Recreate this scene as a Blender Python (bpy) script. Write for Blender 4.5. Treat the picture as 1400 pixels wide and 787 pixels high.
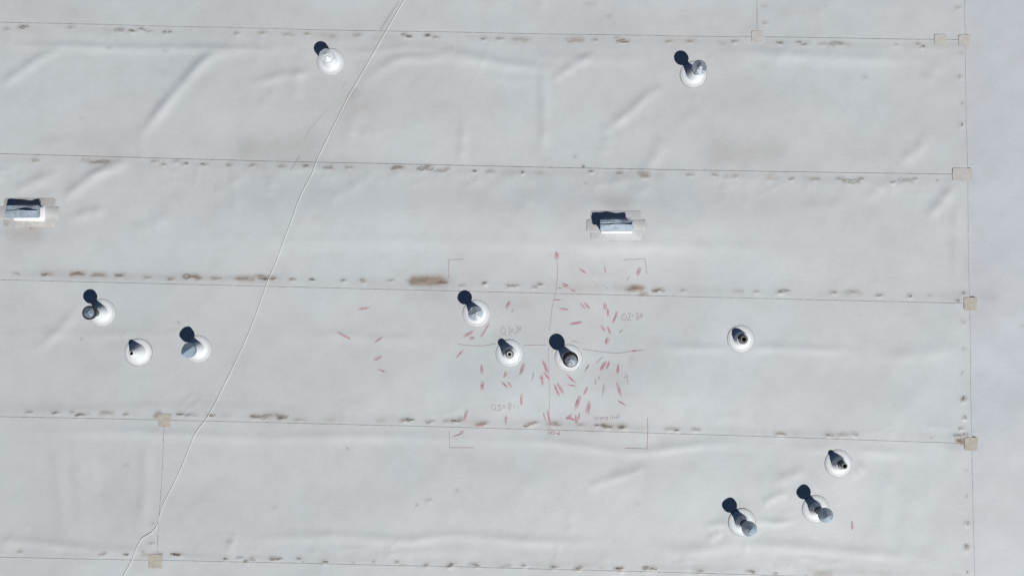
import bpy, bmesh, math, random
import numpy as np
from mathutils import Vector, Matrix

for o in list(bpy.data.objects):
    bpy.data.objects.remove(o)
rng = random.Random(7)
nrs = np.random.RandomState(11)
SC = bpy.context.scene
COL = SC.collection

# ------------------------------------------------------------------ camera, sky, sun, exposure
FPX = 1064.0                       # focal length in photo pixels (photo 1400 wide)
CAM_H = 12.0
cam = bpy.data.cameras.new('camera')
cam.sensor_width = 36.0
cam.lens = FPX / 1400.0 * 36.0
cam.clip_end = 500
cam_o = bpy.data.objects.new('camera', cam)
COL.objects.link(cam_o)
NADIR = Vector(((690 - 700) / FPX, -(425 - 393.5) / FPX, -1.0)).normalized()
CAM_Q = NADIR.rotation_difference(Vector((0, 0, -1)))
cam_o.rotation_mode = 'QUATERNION'
cam_o.rotation_quaternion = CAM_Q
cam_o.location = (0, 0, CAM_H)
SC.camera = cam_o

SUN_EL = math.radians(48.5)
SUN_DIR = Vector((0.581 * math.cos(SUN_EL), -0.814 * math.cos(SUN_EL), math.sin(SUN_EL))).normalized()
w = bpy.data.worlds.new('World')
SC.world = w
w.use_nodes = True
wn = w.node_tree.nodes
bg = wn['Background']
sky = wn.new('ShaderNodeTexSky')
sky.sky_type = 'NISHITA'
sky.sun_disc = False
sky.sun_elevation = SUN_EL
sky.sun_rotation = math.atan2(SUN_DIR.x, SUN_DIR.y)
sky.altitude = 1800
sky.air_density = 0.6
sky.dust_density = 0.0
sky.ozone_density = 4.0
w.node_tree.links.new(sky.outputs[0], bg.inputs[0])
bg.inputs[1].default_value = 0.05
sl = bpy.data.lights.new('sun', 'SUN')
sl.energy = 5.0
sl.angle = math.radians(0.5)
sl.color = (1.0, 0.98, 0.95)
so = bpy.data.objects.new('sun', sl)
so.rotation_mode = 'QUATERNION'
so.rotation_quaternion = Vector((0, 0, -1)).rotation_difference(-SUN_DIR)
so.location = SUN_DIR * 30
COL.objects.link(so)
SC.view_settings.view_transform = 'Standard'
SC.view_settings.look = 'None'
SC.view_settings.exposure = -0.32
SC.view_settings.gamma = 1.0


# ------------------------------------------------------------------ helpers
def P(px, py, z=0.0):
    """place on the roof (height z) that a spot of the photograph shows"""
    d = CAM_Q @ Vector(((px - 700) / FPX, -(py - 393.5) / FPX, -1.0))
    t = (z - CAM_H) / d.z
    return Vector((d.x * t, d.y * t, z))


def PA(pts):
    return np.array([P(a, b)[:2] for a, b in pts])


M_PX = CAM_H / FPX                  # metres per photo pixel


def link(name, me, mat=None, parent=None):
    ob = bpy.data.objects.new(name, me)
    COL.objects.link(ob)
    if mat is not None:
        for m in (mat if isinstance(mat, (list, tuple)) else [mat]):
            me.materials.append(m)
    if parent is not None:
        ob.parent = parent
    return ob


def mesh_py(name, v, f, smooth=False, mats=None):
    me = bpy.data.meshes.new(name)
    me.from_pydata([tuple(p) for p in v], [], f)
    if mats is not None:
        me.polygons.foreach_set('material_index', mats)
    if smooth:
        me.polygons.foreach_set('use_smooth', [True] * len(me.polygons))
    me.update()
    return me


def lathe(prof, n=40, close_top=False, close_bot=False, cx=0, cy=0, lean=(0, 0)):
    v, f = [], []
    for r, z in prof:
        for k in range(n):
            a = 2 * math.pi * k / n
            v.append((cx + lean[0] * z + r * math.cos(a), cy + lean[1] * z + r * math.sin(a), z))
    for i in range(len(prof) - 1):
        for k in range(n):
            k2 = (k + 1) % n
            f.append((i * n + k, i * n + k2, (i + 1) * n + k2, (i + 1) * n + k))
    if close_top:
        f.append(tuple((len(prof) - 1) * n + k for k in range(n)))
    if close_bot:
        f.append(tuple(reversed(range(n))))
    return v, f


def shade_auto(me, ang=35):
    me.polygons.foreach_set('use_smooth', [True] * len(me.polygons))
    try:
        me.set_sharp_from_angle(angle=math.radians(ang))
    except Exception:
        pass


# ------------------------------------------------------------------ materials
def new_mat(name):
    m = bpy.data.materials.new(name)
    m.use_nodes = True
    nt = m.node_tree
    b = nt.nodes['Principled BSDF']
    return m, nt, b


def N(nt, typ, **kw):
    n = nt.nodes.new(typ)
    for k, v in kw.items():
        setattr(n, k, v)
    return n


def noise(nt, scale, detail=4, rough=0.55, vec=None, dim='3D'):
    n = N(nt, 'ShaderNodeTexNoise')
    n.inputs['Scale'].default_value = scale
    n.inputs['Detail'].default_value = detail
    n.inputs['Roughness'].default_value = rough
    if vec is not None:
        nt.links.new(vec, n.inputs['Vector'])
    return n


def ramp(nt, fac, stops):
    r = N(nt, 'ShaderNodeValToRGB')
    e = r.color_ramp.elements
    while len(e) < len(stops):
        e.new(0.5)
    for i, (p, c) in enumerate(stops):
        e[i].position = p
        e[i].color = c if len(c) == 4 else (*c, 1)
    nt.links.new(fac, r.inputs[0])
    return r


def mix(nt, fac, a, b, mode='MIX'):
    m = N(nt, 'ShaderNodeMix', data_type='RGBA', blend_type=mode)
    for sock, val in ((m.inputs[0], fac), (m.inputs[6], a), (m.inputs[7], b)):
        if isinstance(val, (int, float)):
            sock.default_value = val
        elif isinstance(val, tuple):
            sock.default_value = (*val[:3], 1)
        else:
            nt.links.new(val, sock)
    return m.outputs[2]


def mathn(nt, op, a, b=None, clamp=False):
    m = N(nt, 'ShaderNodeMath', operation=op, use_clamp=clamp)
    for i, v in enumerate((a, b)):
        if v is None:
            continue
        if isinstance(v, (int, float)):
            m.inputs[i].default_value = v
        else:
            nt.links.new(v, m.inputs[i])
    return m.outputs[0]


def membrane_mat(name, base, stained=True):
    m, nt, b = new_mat(name)
    tc = N(nt, 'ShaderNodeTexCoord')
    pos = tc.outputs['Object']
    # large tonal patches: cool, neutral and faintly warm weathering
    big = noise(nt, 0.42, 3, 0.5, pos)
    c1 = ramp(nt, big.outputs['Fac'], [(0.30, tuple(x * y for x, y in zip(base, (1.0, 0.966, 0.950)))),
                                       (0.50, base),
                                       (0.70, tuple(x * y for x, y in zip(base, (0.975, 1.0, 1.012))))])
    mid = noise(nt, 2.6, 5, 0.62, pos)
    c2 = ramp(nt, mid.outputs['Fac'], [(0.32, (0.95, 0.946, 0.942)), (0.55, (1, 1, 1)), (0.75, (1.015, 1.015, 1.015))])
    col = mix(nt, 1.0, c1.outputs[0], c2.outputs[0], 'MULTIPLY')
    fine = noise(nt, 46, 4, 0.7, pos)
    c3 = ramp(nt, fine.outputs['Fac'], [(0.30, (0.94, 0.937, 0.93)), (0.55, (1, 1, 1)), (0.8, (1.025, 1.025, 1.025))])
    col = mix(nt, 1.0, col, c3.outputs[0], 'MULTIPLY')
    # thin scuffs drawn along the roll
    mp = N(nt, 'ShaderNodeMapping')
    mp.inputs['Scale'].default_value = (0.55, 9, 1)
    nt.links.new(pos, mp.inputs[0])
    sc = noise(nt, 2.2, 4, 0.6, mp.outputs[0])
    c4 = ramp(nt, sc.outputs['Fac'], [(0.30, (0.955, 0.95, 0.945)), (0.5, (1, 1, 1))])
    col = mix(nt, 0.35, col, c4.outputs[0], 'MULTIPLY')
    # scattered specks of grit
    vo = N(nt, 'ShaderNodeTexVoronoi')
    vo.inputs['Scale'].default_value = 3.1
    nt.links.new(pos, vo.inputs['Vector'])
    sp = mathn(nt, 'LESS_THAN', vo.outputs['Distance'], 0.022)
    rnd = N(nt, 'ShaderNodeSeparateColor')
    nt.links.new(vo.outputs['Color'], rnd.inputs[0])
    sp = mathn(nt, 'MULTIPLY', sp, mathn(nt, 'LESS_THAN', rnd.outputs[0], 0.22))
    col = mix(nt, mathn(nt, 'MULTIPLY', sp, 0.6), col, (0.12, 0.11, 0.10))
    if stained:
        at = N(nt, 'ShaderNodeAttribute', attribute_name='stain')
        s = N(nt, 'ShaderNodeSeparateColor')
        nt.links.new(at.outputs['Color'], s.inputs[0])
        nb = noise(nt, 38, 5, 0.75, pos)
        brk = ramp(nt, nb.outputs['Fac'], [(0.30, (0.25, 0.25, 0.25)), (0.62, (1.3, 1.3, 1.3))])
        br = N(nt, 'ShaderNodeSeparateColor')
        nt.links.new(brk.outputs[0], br.inputs[0])
        soft = noise(nt, 11, 5, 0.7, pos)
        softf = mathn(nt, 'MULTIPLY', s.outputs[1], mathn(nt, 'ADD', soft.outputs['Fac'], 0.45), True)
        col = mix(nt, softf, col, (0.30, 0.25, 0.205))
        dark = mathn(nt, 'MULTIPLY', s.outputs[0], br.outputs[0], True)
        col = mix(nt, dark, col, (0.098, 0.076, 0.057))
        col = mix(nt, s.outputs[2], col, (0.50, 0.36, 0.38))
    nt.links.new(col, b.inputs['Base Color'])
    b.inputs['Roughness'].default_value = 0.52
    b.inputs['Specular IOR Level'].default_value = 0.45
    bn = noise(nt, 260, 3, 0.6, pos)
    bn2 = noise(nt, 24, 4, 0.55, pos)
    hh = mathn(nt, 'ADD', mathn(nt, 'MULTIPLY', bn.outputs['Fac'], 0.15), bn2.outputs['Fac'])
    bp = N(nt, 'ShaderNodeBump')
    bp.inputs['Strength'].default_value = 0.35
    bp.inputs['Distance'].default_value = 0.004
    nt.links.new(hh, bp.inputs['Height'])
    nt.links.new(bp.outputs[0], b.inputs['Normal'])
    return m


def simple_mat(name, c, rough=0.6, metal=0.0, var=0.12, scale=30, spec=0.35, bump=0.0):
    m, nt, b = new_mat(name)
    tc = N(nt, 'ShaderNodeTexCoord')
    n = noise(nt, scale, 5, 0.65, tc.outputs['Object'])
    r = ramp(nt, n.outputs['Fac'], [(0.3, tuple(x * (1 - var) for x in c)), (0.7, tuple(min(1, x * (1 + var)) for x in c))])
    nt.links.new(r.outputs[0], b.inputs['Base Color'])
    b.inputs['Roughness'].default_value = rough
    b.inputs['Metallic'].default_value = metal
    b.inputs['Specular IOR Level'].default_value = spec
    if bump:
        bp = N(nt, 'ShaderNodeBump')
        bp.inputs['Strength'].default_value = bump
        bp.inputs['Distance'].default_value = 0.003
        nt.links.new(n.outputs['Fac'], bp.inputs['Height'])
        nt.links.new(bp.outputs[0], b.inputs['Normal'])
    return m


def galv_mat(name, c, rough=0.62, metal=0.45, stain=None, thr=0.56, rust=0.0):
    m, nt, b = new_mat(name)
    tc = N(nt, 'ShaderNodeTexCoord')
    pos = tc.outputs['Object']
    vo = N(nt, 'ShaderNodeTexVoronoi')
    vo.inputs['Scale'].default_value = 55
    nt.links.new(pos, vo.inputs['Vector'])
    n = noise(nt, 22, 5, 0.7, pos)
    col = ramp(nt, n.outputs['Fac'], [(0.28, tuple(x * 0.72 for x in c)), (0.5, c), (0.72, tuple(min(1, x * 1.2) for x in c))]).outputs[0]
    hsv = N(nt, 'ShaderNodeSeparateColor')
    nt.links.new(vo.outputs['Color'], hsv.inputs[0])
    sp = ramp(nt, hsv.outputs[0], [(0, (0.9, 0.9, 0.9)), (1, (1.08, 1.08, 1.08))])
    col = mix(nt, 1.0, col, sp.outputs[0], 'MULTIPLY')
    metal_s = metal
    if stain:
        n2 = noise(nt, 14, 6, 0.7, pos)
        f = ramp(nt, n2.outputs['Fac'], [(thr - 0.04, (0, 0, 0)), (thr + 0.04, (1, 1, 1))])
        fs = mathn(nt, 'MULTIPLY', f.outputs[0], 0.85)
        col = mix(nt, fs, col, stain)
    if rust:
        n3 = noise(nt, 26, 5, 0.7, pos)
        f3 = ramp(nt, n3.outputs['Fac'], [(0.56, (0, 0, 0)), (0.64, (1, 1, 1))])
        col = mix(nt, mathn(nt, 'MULTIPLY', f3.outputs[0], rust), col, (0.11, 0.03, 0.022))
    nt.links.new(col, b.inputs['Base Color'])
    b.inputs['Metallic'].default_value = metal
    b.inputs['Roughness'].default_value = rough
    bp = N(nt, 'ShaderNodeBump')
    bp.inputs['Strength'].default_value = 0.25
    bp.inputs['Distance'].default_value = 0.004
    nt.links.new(n.outputs['Fac'], bp.inputs['Height'])
    nt.links.new(bp.outputs[0], b.inputs['Normal'])
    return m


def chalk_mat(name, c, cover):
    """dusty marker: pigment only where the stroke caught the membrane"""
    m, nt, b = new_mat(name)
    tc = N(nt, 'ShaderNodeTexCoord')
    n = noise(nt, 55, 5, 0.7, tc.outputs['Object'])
    f = ramp(nt, n.outputs['Fac'], [(0.36, (cover * 0.35,) * 3), (0.58, (cover,) * 3)])
    col = mix(nt, f.outputs[0], (0.56, 0.565, 0.57), c)
    nt.links.new(col, b.inputs['Base Color'])
    b.inputs['Roughness'].default_value = 0.85
    b.inputs['Specular IOR Level'].default_value = 0.1
    return m


MEMB = (0.560, 0.586, 0.595)
M_memb = membrane_mat('aged_white_membrane', MEMB)
M_memb_e = membrane_mat('edge_sheet_membrane', (0.549, 0.577, 0.605))
M_boot = simple_mat('white_boot_rubber', (0.73, 0.755, 0.765), 0.45, 0, 0.06, 11)
M_flng = simple_mat('boot_flange_rubber', (0.595, 0.62, 0.635), 0.5, 0, 0.08, 9)
M_rust = simple_mat('rust_flakes', (0.13, 0.045, 0.035), 0.85, 0, 0.5, 40, 0.1)
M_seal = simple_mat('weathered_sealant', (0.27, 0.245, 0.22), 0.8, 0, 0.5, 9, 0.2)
M_seal2 = simple_mat('pale_sealant', (0.40, 0.395, 0.385), 0.8, 0, 0.35, 14, 0.2)
M_patch = simple_mat('beige_patch_membrane', (0.46, 0.435, 0.37), 0.7, 0, 0.16, 16, 0.2, 0.2)
M_patch_p = simple_mat('pale_patch_membrane', (0.505, 0.495, 0.465), 0.7, 0, 0.12, 16, 0.2, 0.2)
M_flange = simple_mat('flange_membrane', (0.545, 0.565, 0.57), 0.65, 0, 0.06, 10, 0.25, 0.25)
M_flange_d = simple_mat('dirty_flange_membrane', (0.49, 0.48, 0.46), 0.7, 0, 0.20, 7, 0.2, 0.25)
M_flange2 = simple_mat('strip_membrane', (0.545, 0.55, 0.54), 0.65, 0, 0.08, 10, 0.25, 0.25)
M_wrap = simple_mat('curb_wrap_membrane', (0.80, 0.81, 0.81), 0.6, 0, 0.07, 12, 0.25, 0.3)
M_pipe = simple_mat('grey_vent_pipe', (0.17, 0.17, 0.175), 0.5, 0.3, 0.25, 22)
M_pipe_w = simple_mat('white_plastic_pipe', (0.66, 0.66, 0.65), 0.5, 0, 0.1, 20)
M_pipe_b = simple_mat('rusty_brown_pipe', (0.155, 0.137, 0.128), 0.6, 0.3, 0.5, 34)
M_dark = simple_mat('dark_pipe_bore', (0.012, 0.012, 0.013), 0.9, 0, 0.3, 20, 0.1)
M_clamp = simple_mat('steel_clamp', (0.42, 0.42, 0.43), 0.35, 0.9, 0.15, 40)
M_tar = simple_mat('tarred_rim', (0.030, 0.022, 0.022), 0.7, 0, 0.5, 30, 0.2)
M_cable = simple_mat('white_cable_sheath', (0.64, 0.645, 0.64), 0.55, 0, 0.08, 8)
M_deck = simple_mat('roof_board', (0.35, 0.33, 0.30), 0.9)
M_ch_red = chalk_mat('red_chalk', (0.45, 0.085, 0.145), 0.80)
M_ch_pale = chalk_mat('pale_red_chalk', (0.50, 0.23, 0.285), 0.5)
M_ch_grey = chalk_mat('grey_chalk', (0.38, 0.27, 0.31), 0.62)
M_ch_rust = chalk_mat('rust_red_chalk', (0.33, 0.09, 0.07), 0.72)
M_ch_line = chalk_mat('thin_chalk_line', (0.33, 0.11, 0.135), 0.62)

# ------------------------------------------------------------------ roof layout (seams in plan)
SEAM = {1: PA([(0, 31.0), (1275, 54.3)]), 2: PA([(0, 210.5), (1300, 238.3)]), 3: PA([(0, 382.3), (1310, 414.3)]),
        4: PA([(0, 569.0), (1310, 605.5)]), 5: PA([(0, 761.0), (1050, 787.0)])}
RSEAM = PA([(1318, 0), (1331.5, 787)])
LSEAM = PA([(225.5, 576), (214.5, 766)])
TSEAM = PA([(1035.5, -60), (1034.5, 50)])


BOW = {1: -2.4, 2: -2.7, 3: -0.2, 4: 2.8, 5: 2.3}      # the rolls were not laid dead straight (px)
BX0, BX1 = P(0, 400).x, P(1320, 400).x


def bow(s, x):
    t = np.clip((np.asarray(x, float) - BX0) / (BX1 - BX0), 0, 1)
    return BOW[max(1, min(5, s))] * M_PX * 4 * t * (1 - t)


def line_y(s, x, bent=True):
    p, q = SEAM[s]
    return p[1] + (q[1] - p[1]) * (x - p[0]) / (q[0] - p[0]) + (float(bow(s, x)) if bent else 0.0)


def line_x(L, y):
    return L[0][0] + (L[1][0] - L[0][0]) * (y - L[0][1]) / (L[1][1] - L[0][1])


ROLL = 2.13
for s, d in ((0, 1), (-1, 2), (-2, 3)):
    SEAM[s] = SEAM[1] + np.array([0, ROLL * d])
for s, d in ((6, 1), (7, 2), (8, 3)):
    SEAM[s] = SEAM[5] - np.array([0, ROLL * d])
# band b lies between SEAM[b] (upper) and SEAM[b+1] (lower)
LAYER = {-2: -0.003, -1: 0.0, 0: 0.003, 1: 0.006, 2: 0.009, 3: 0.006, 4: 0.003, 5: 0.0, 6: -0.003, 7: -0.006}


def band_of(x, y):
    for s in range(8, -3, -1):
        if y < line_y(s, x):
            return s
    return -2


def layer_z(x, y):
    if x > line_x(RSEAM, y):
        return -0.009
    b = band_of(x, y)
    b = max(-2, min(7, b))
    z = LAYER[b]
    if b == 4 and x < line_x(LSEAM, y):
        z += 0.0015
    if b == 0 and x < line_x(TSEAM, y):
        z += 0.0015
    return z


# ------------------------------------------------------------------ where the things stand (photo base centres)
CAPPED = [('A', 452, 84.7), ('B', 947.8, 102.4), ('C', 139, 427.3), ('D', 270.3, 477), ('E', 651.3, 428.4),
          ('F', 777, 489), ('G', 1115, 695), ('H', 1014, 713)]
OPEN = [('P1', 190, 481.5), ('P2', 696.5, 482.7), ('P3', 1012.4, 463), ('P4', 1145.6, 632.5)]
HOODS = [('V1', 41, 291), ('V2', 842, 309)]
PATCHES = [(1034.5, 51, 16, 16.5, 1), (1285, 55, 16.5, 16.5, 1), (1318, 56, 17, 16.5, 1), (1315, 239, 28, 18, 1),
           (1326, 415, 18.5, 18, 0), (1327, 606, 18, 18, 0), (226, 574, 17, 17.5, 0), (213, 766, 18.5, 18.5, 0)]

# ------------------------------------------------------------------ relief of the membrane
RIDGES = [  # photo polyline, half width px, height m
    ([(-40, 56), (0, 59), (45, 64), (90, 63), (140, 66), (220, 67), (290, 67), (350, 68), (430, 74)], 3.6, 0.009),
    ([(-5, 122), (25, 101), (60, 78), (95, 64)], 4.2, 0.011),
    ([(178, 196), (200, 176), (228, 142), (252, 114), (278, 86), (300, 74), (350, 71)], 4.6, 0.017),
    ([(335, 118), (380, 106), (420, 100), (445, 92)], 4.0, 0.009),
    ([(480, 128), (510, 103), (545, 82), (585, 80), (612, 78), (660, 84), (720, 92), (790, 96)], 4.4, 0.012),
    ([(430, 74), (500, 72), (560, 66), (640, 74), (700, 82)], 4.0, 0.006),
    ([(750, 114), (785, 90), (815, 76)], 4.0, 0.010),
    ([(742, 85), (744, 140), (743, 215)], 4.5, 0.010),
    ([(825, 178), (855, 158), (885, 132), (915, 116)], 4.2, 0.012),
    ([(634, 160), (632, 228)], 4.5, 0.009),
    ([(830, 165), (828, 215)], 5, 0.007),
    ([(905, 182), (895, 215), (872, 250)], 6, 0.010),
    ([(960, 70), (1050, 76), (1150, 80), (1290, 84)], 5, 0.008),
    ([(700, 78), (800, 82), (900, 80)], 5, 0.006),
    ([(1265, 180), (1255, 205), (1225, 222)], 5, 0.009),
    ([(75, 286), (98, 264), (128, 242), (160, 226), (190, 219)], 4.6, 0.016),
    ([(10, 272), (45, 252), (85, 234)], 5.0, 0.012),
    ([(82, 300), (110, 294), (150, 286)], 4.2, 0.010),
    ([(1264, 302), (1285, 278), (1306, 250)], 5.0, 0.013),
    ([(1310, 260), (1306, 330), (1308, 400)], 5.0, 0.008),
    ([(130, 330), (200, 326), (280, 328), (420, 331), (560, 330), (700, 333), (900, 336), (1060, 340), (1200, 346)], 6, 0.006),
    ([(170, 320), (215, 305), (240, 290)], 7, 0.010),
    ([(-30, 330), (0, 322), (18, 312)], 5, 0.009),
    ([(0, 455), (80, 456), (180, 458), (260, 457), (330, 458)], 4.5, 0.007),
    ([(400, 462), (460, 458), (520, 463), (600, 465)], 4.5, 0.006),
    ([(880, 474), (960, 476), (1050, 475), (1120, 478), (1190, 480)], 4.2, 0.009),
    ([(40, 480), (70, 462), (92, 440), (108, 414)], 5, 0.012),
    ([(1190, 490), (1280, 480), (1320, 470)], 7, 0.008),
    ([(0, 560), (120, 560), (240, 556), (420, 562)], 5.0, 0.005),
    ([(-20, 596), (60, 592), (150, 590), (220, 592), (300, 596), (370, 598), (440, 597), (520, 596), (620, 600), (720, 602)], 4.6, 0.010),
    ([(198, 590), (200, 650), (196, 700), (196, 735)], 6, 0.012),
    ([(795, 668), (830, 656), (862, 646), (890, 632)], 4.4, 0.009),
    ([(640, 606), (740, 603), (860, 618), (920, 612), (980, 606), (1060, 609)], 4.4, 0.010),
    ([(1060, 612), (1180, 616), (1270, 622)], 4.5, 0.006),
    ([(-30, 742), (30, 740), (70, 743), (110, 748), (170, 752), (230, 750)], 4.6, 0.013),
    ([(300, 732), (340, 736), (400, 734), (460, 732), (520, 736), (560, 738), (610, 732), (660, 734), (720, 739), (790, 741), (850, 738)], 4.6, 0.013),
    ([(850, 738), (940, 752), (1010, 744), (1100, 748), (1180, 756), (1290, 760)], 5.5, 0.009),
    ([(955, 722), (985, 716), (1030, 712), (1065, 714), (1098, 706)], 3.6, 0.011),
    ([(1040, 690), (1060, 678), (1080, 672)], 4, 0.009),
    ([(965, 740), (990, 724)], 4, 0.008),
    ([(1105, 640), (1080, 650), (1055, 660)], 5, 0.008),
    ([(1160, 650), (1185, 634)], 5, 0.008),
    ([(540, 760), (600, 752), (680, 756)], 6, 0.006),
    ([(310, 760), (318, 740), (322, 726)], 4, 0.007),
    ([(780, 690), (778, 735)], 5, 0.004),
    ([(490, 110), (486, 150), (470, 215)], 6, 0.007),
    ([(820, 240), (860, 262), (900, 255)], 8, 0.008),
]
BROAD = [
    ([(60, 306), (200, 306), (400, 300), (600, 300), (800, 302), (1000, 306), (1250, 312)], 30, 0.050),
    ([(1050, 0), (1056, 120), (1060, 210)], 60, 0.018),
    ([(420, 150), (600, 160), (760, 170)], 34, 0.016),
    ([(380, 520), (600, 535), (900, 540), (1200, 545)], 34, 0.016),
    ([(350, 680), (600, 690), (760, 680)], 32, 0.016),
    ([(1180, 690), (1280, 700)], 35, 0.014),
    ([(60, 660), (140, 650)], 36, 0.016),
    ([(1360, -40), (1366, 300), (1364, 600), (1370, 830)], 26, 0.016),
]


_cr = random.Random(17)
_seamy = {1: (31.0, .0183), 2: (210.5, .0214), 3: (382.3, .0244), 4: (569.0, .0279), 5: (761.0, .0248)}
for k in range(120):
    s_ = _cr.choice((1, 1, 2, 2, 2, 3, 4, 5, 5))
    x_ = _cr.uniform(-20, 1300)
    up = -1 if s_ >= 3 else 1
    y_ = _seamy[s_][0] + _seamy[s_][1] * x_ + up * _cr.uniform(9, 34)
    l_ = _cr.uniform(8, 34)
    an = _cr.choice((_cr.uniform(-.25, .25), _cr.uniform(-.25, .25), _cr.uniform(-1.0, -.3), _cr.uniform(-1.9, -1.2)))
    RIDGES.append(([(x_ - math.cos(an) * l_, y_ - math.sin(an) * l_), (x_ + _cr.uniform(-2, 2), y_ + _cr.uniform(-2, 2)), (x_ + math.cos(an) * l_, y_ + math.sin(an) * l_)], _cr.uniform(2.4, 4.2), _cr.uniform(.001, .003)))
for k in range(26):       # loose creases in the two upper rolls
    x_, y_ = _cr.uniform(0, 1290), _cr.choice((_cr.uniform(70, 205), _cr.uniform(-10, 30), _cr.uniform(245, 300)))
    an = _cr.choice((_cr.uniform(-1.0, -.5), _cr.uniform(-1.7, -1.4), _cr.uniform(-.2, .1)))
    l_ = _cr.uniform(15, 50)
    RIDGES.append(([(x_ - math.cos(an) * l_, y_ - math.sin(an) * l_), (x_ + _cr.uniform(-4, 4), y_ + _cr.uniform(-3, 3)), (x_ + math.cos(an) * l_, y_ + math.sin(an) * l_)], _cr.uniform(3.5, 5.5), _cr.uniform(.002, .005)))
for k in range(30):       # puckers pulling away from the boots
    _n, bx_, by_ = _cr.choice(CAPPED + OPEN)
    an = _cr.uniform(0, 6.28)
    r0_, r1_ = _cr.uniform(22, 26), _cr.uniform(34, 52)
    RIDGES.append(([(bx_ + math.cos(an) * r0_, by_ + math.sin(an) * r0_), (bx_ + math.cos(an + .06) * (r0_ + r1_) / 2, by_ + math.sin(an + .06) * (r0_ + r1_) / 2), (bx_ + math.cos(an) * r1_, by_ + math.sin(an) * r1_)], _cr.uniform(2.2, 3.2), _cr.uniform(.001, .0022)))


def dense(pts, step=0.06):
    """Catmull-Rom through the points"""
    pts = [np.array(p, float) for p in pts]
    if len(pts) == 2:
        n = max(2, int(np.linalg.norm(pts[1] - pts[0]) / step))
        return np.array([pts[0] + (pts[1] - pts[0]) * i / n for i in range(n + 1)])
    q = [2 * pts[0] - pts[1]] + pts + [2 * pts[-1] - pts[-2]]
    out = []
    for i in range(1, len(q) - 2):
        p0, p1, p2, p3 = q[i - 1:i + 3]
        n = max(2, int(np.linalg.norm(p2 - p1) / step))
        for k in range(n):
            t = k / n
            out.append(0.5 * (2 * p1 + (p2 - p0) * t + (2 * p0 - 5 * p1 + 4 * p2 - p3) * t * t + (3 * p1 - p0 - 3 * p2 + p3) * t ** 3))
    out.append(q[-2])
    return np.array(out)


_R = []
for pts, s, a in RIDGES + BROAD:
    d = dense(PA(pts), 0.08 if s < 20 else 0.3)
    my_ = sum(q[1] for q in pts) / len(pts)
    _R.append((d, s * M_PX * (1.2 if my_ < 300 else 1.05), a * (1.65 if my_ < 300 else 1.1)))
_WAVES = []
for k in range(26):
    wl = 0.9 + 2.4 * nrs.rand()
    th = nrs.rand() * math.pi
    _WAVES.append((2 * math.pi / wl * math.cos(th), 2 * math.pi / wl * math.sin(th) * 1.35, nrs.rand() * 6.28, 0.0013 * wl / 1.6))
for k in range(14):
    wl = 0.28 + 0.4 * nrs.rand()
    th = nrs.rand() * math.pi
    _WAVES.append((2 * math.pi / wl * math.cos(th), 2 * math.pi / wl * math.sin(th), nrs.rand() * 6.28, 0.0002))
LEVELS = []         # level seats under the things and patches: centre, radius, height
BUMPS = []          # filled with fastener puckers: x, y, sx, sy, h


def relief(x, y):
    """height of the loose membrane over the deck"""
    x = np.asarray(x, float).ravel()
    y = np.asarray(y, float).ravel()
    h = np.zeros_like(x)
    for kx, ky, ph, a in _WAVES:
        h += a * np.sin(kx * x + ky * y + ph)
    for d, s, a in _R:
        lo = d.min(0) - 3.2 * s
        hi = d.max(0) + 3.2 * s
        idx = np.nonzero((x > lo[0]) & (x < hi[0]) & (y > lo[1]) & (y < hi[1]))[0]
        if len(idx) == 0:
            continue
        px, py = x[idx], y[idx]
        best = np.full(len(idx), 1e9)
        bt = np.zeros(len(idx))
        ns = len(d) - 1
        for i in range(ns):
            ax, ay = d[i]
            ex, ey = d[i + 1] - d[i]
            L2 = ex * ex + ey * ey + 1e-12
            t = np.clip(((px - ax) * ex + (py - ay) * ey) / L2, 0, 1)
            dd = (px - ax - t * ex) ** 2 + (py - ay - t * ey) ** 2
            better = dd < best
            best = np.where(better, dd, best)
            bt = np.where(better, (i + t) / ns, bt)
        taper = np.clip(np.minimum(bt, 1 - bt) / 0.28, 0, 1)
        taper = taper * taper * (3 - 2 * taper)
        taper *= 0.85 + 0.15 * np.sin(bt * 19 + a * 3000)
        h[idx] += a * taper * np.exp(-best / (2 * s * s))
    for bx, by, sx, sy, a in BUMPS:
        idx = np.nonzero((np.abs(x - bx) < 3 * sx) & (np.abs(y - by) < 3 * sy))[0]
        if len(idx):
            h[idx] += a * np.exp(-((x[idx] - bx) / sx) ** 2 / 2 - ((y[idx] - by) / sy) ** 2 / 2)
    for c, r, h0 in LEVELS:
        d2 = (x - c[0]) ** 2 + (y - c[1]) ** 2
        idx = np.nonzero(d2 < (2.2 * r) ** 2)[0]
        h[idx] = h0 + (h[idx] - h0) * (1 - np.exp(-(d2[idx] / (r * r)) ** 2))
    return h


def rel1(p):
    return float(relief([p[0]], [p[1]])[0])


_lv = [((q.x, q.y), 0.30, rel1(q)) for q in (P(x, y) for _, x, y in CAPPED + OPEN)]
for _, hx, hy in HOODS:
    h0 = rel1(P(hx, hy))
    _lv += [((P(hx + dx, hy).x, P(hx + dx, hy).y), 0.36, h0) for dx in (-28, 0, 28)]
for pxx, pyy, _w, _h, _p in PATCHES:
    q = P(pxx, pyy)
    _lv.append(((q.x, q.y), 0.17, rel1(q)))
LEVELS += _lv


# ------------------------------------------------------------------ dirt caught at the fasteners
MARKS = []   # px, py, length px, darkness, brown


def zm(x0, y0, s, items):
    for it in items:
        u, v, L, dk = it[:4]
        br = it[4] if len(it) > 4 else 0.12
        MARKS.append((x0 + u / s, y0 + v / s, L / s, dk, br))


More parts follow.
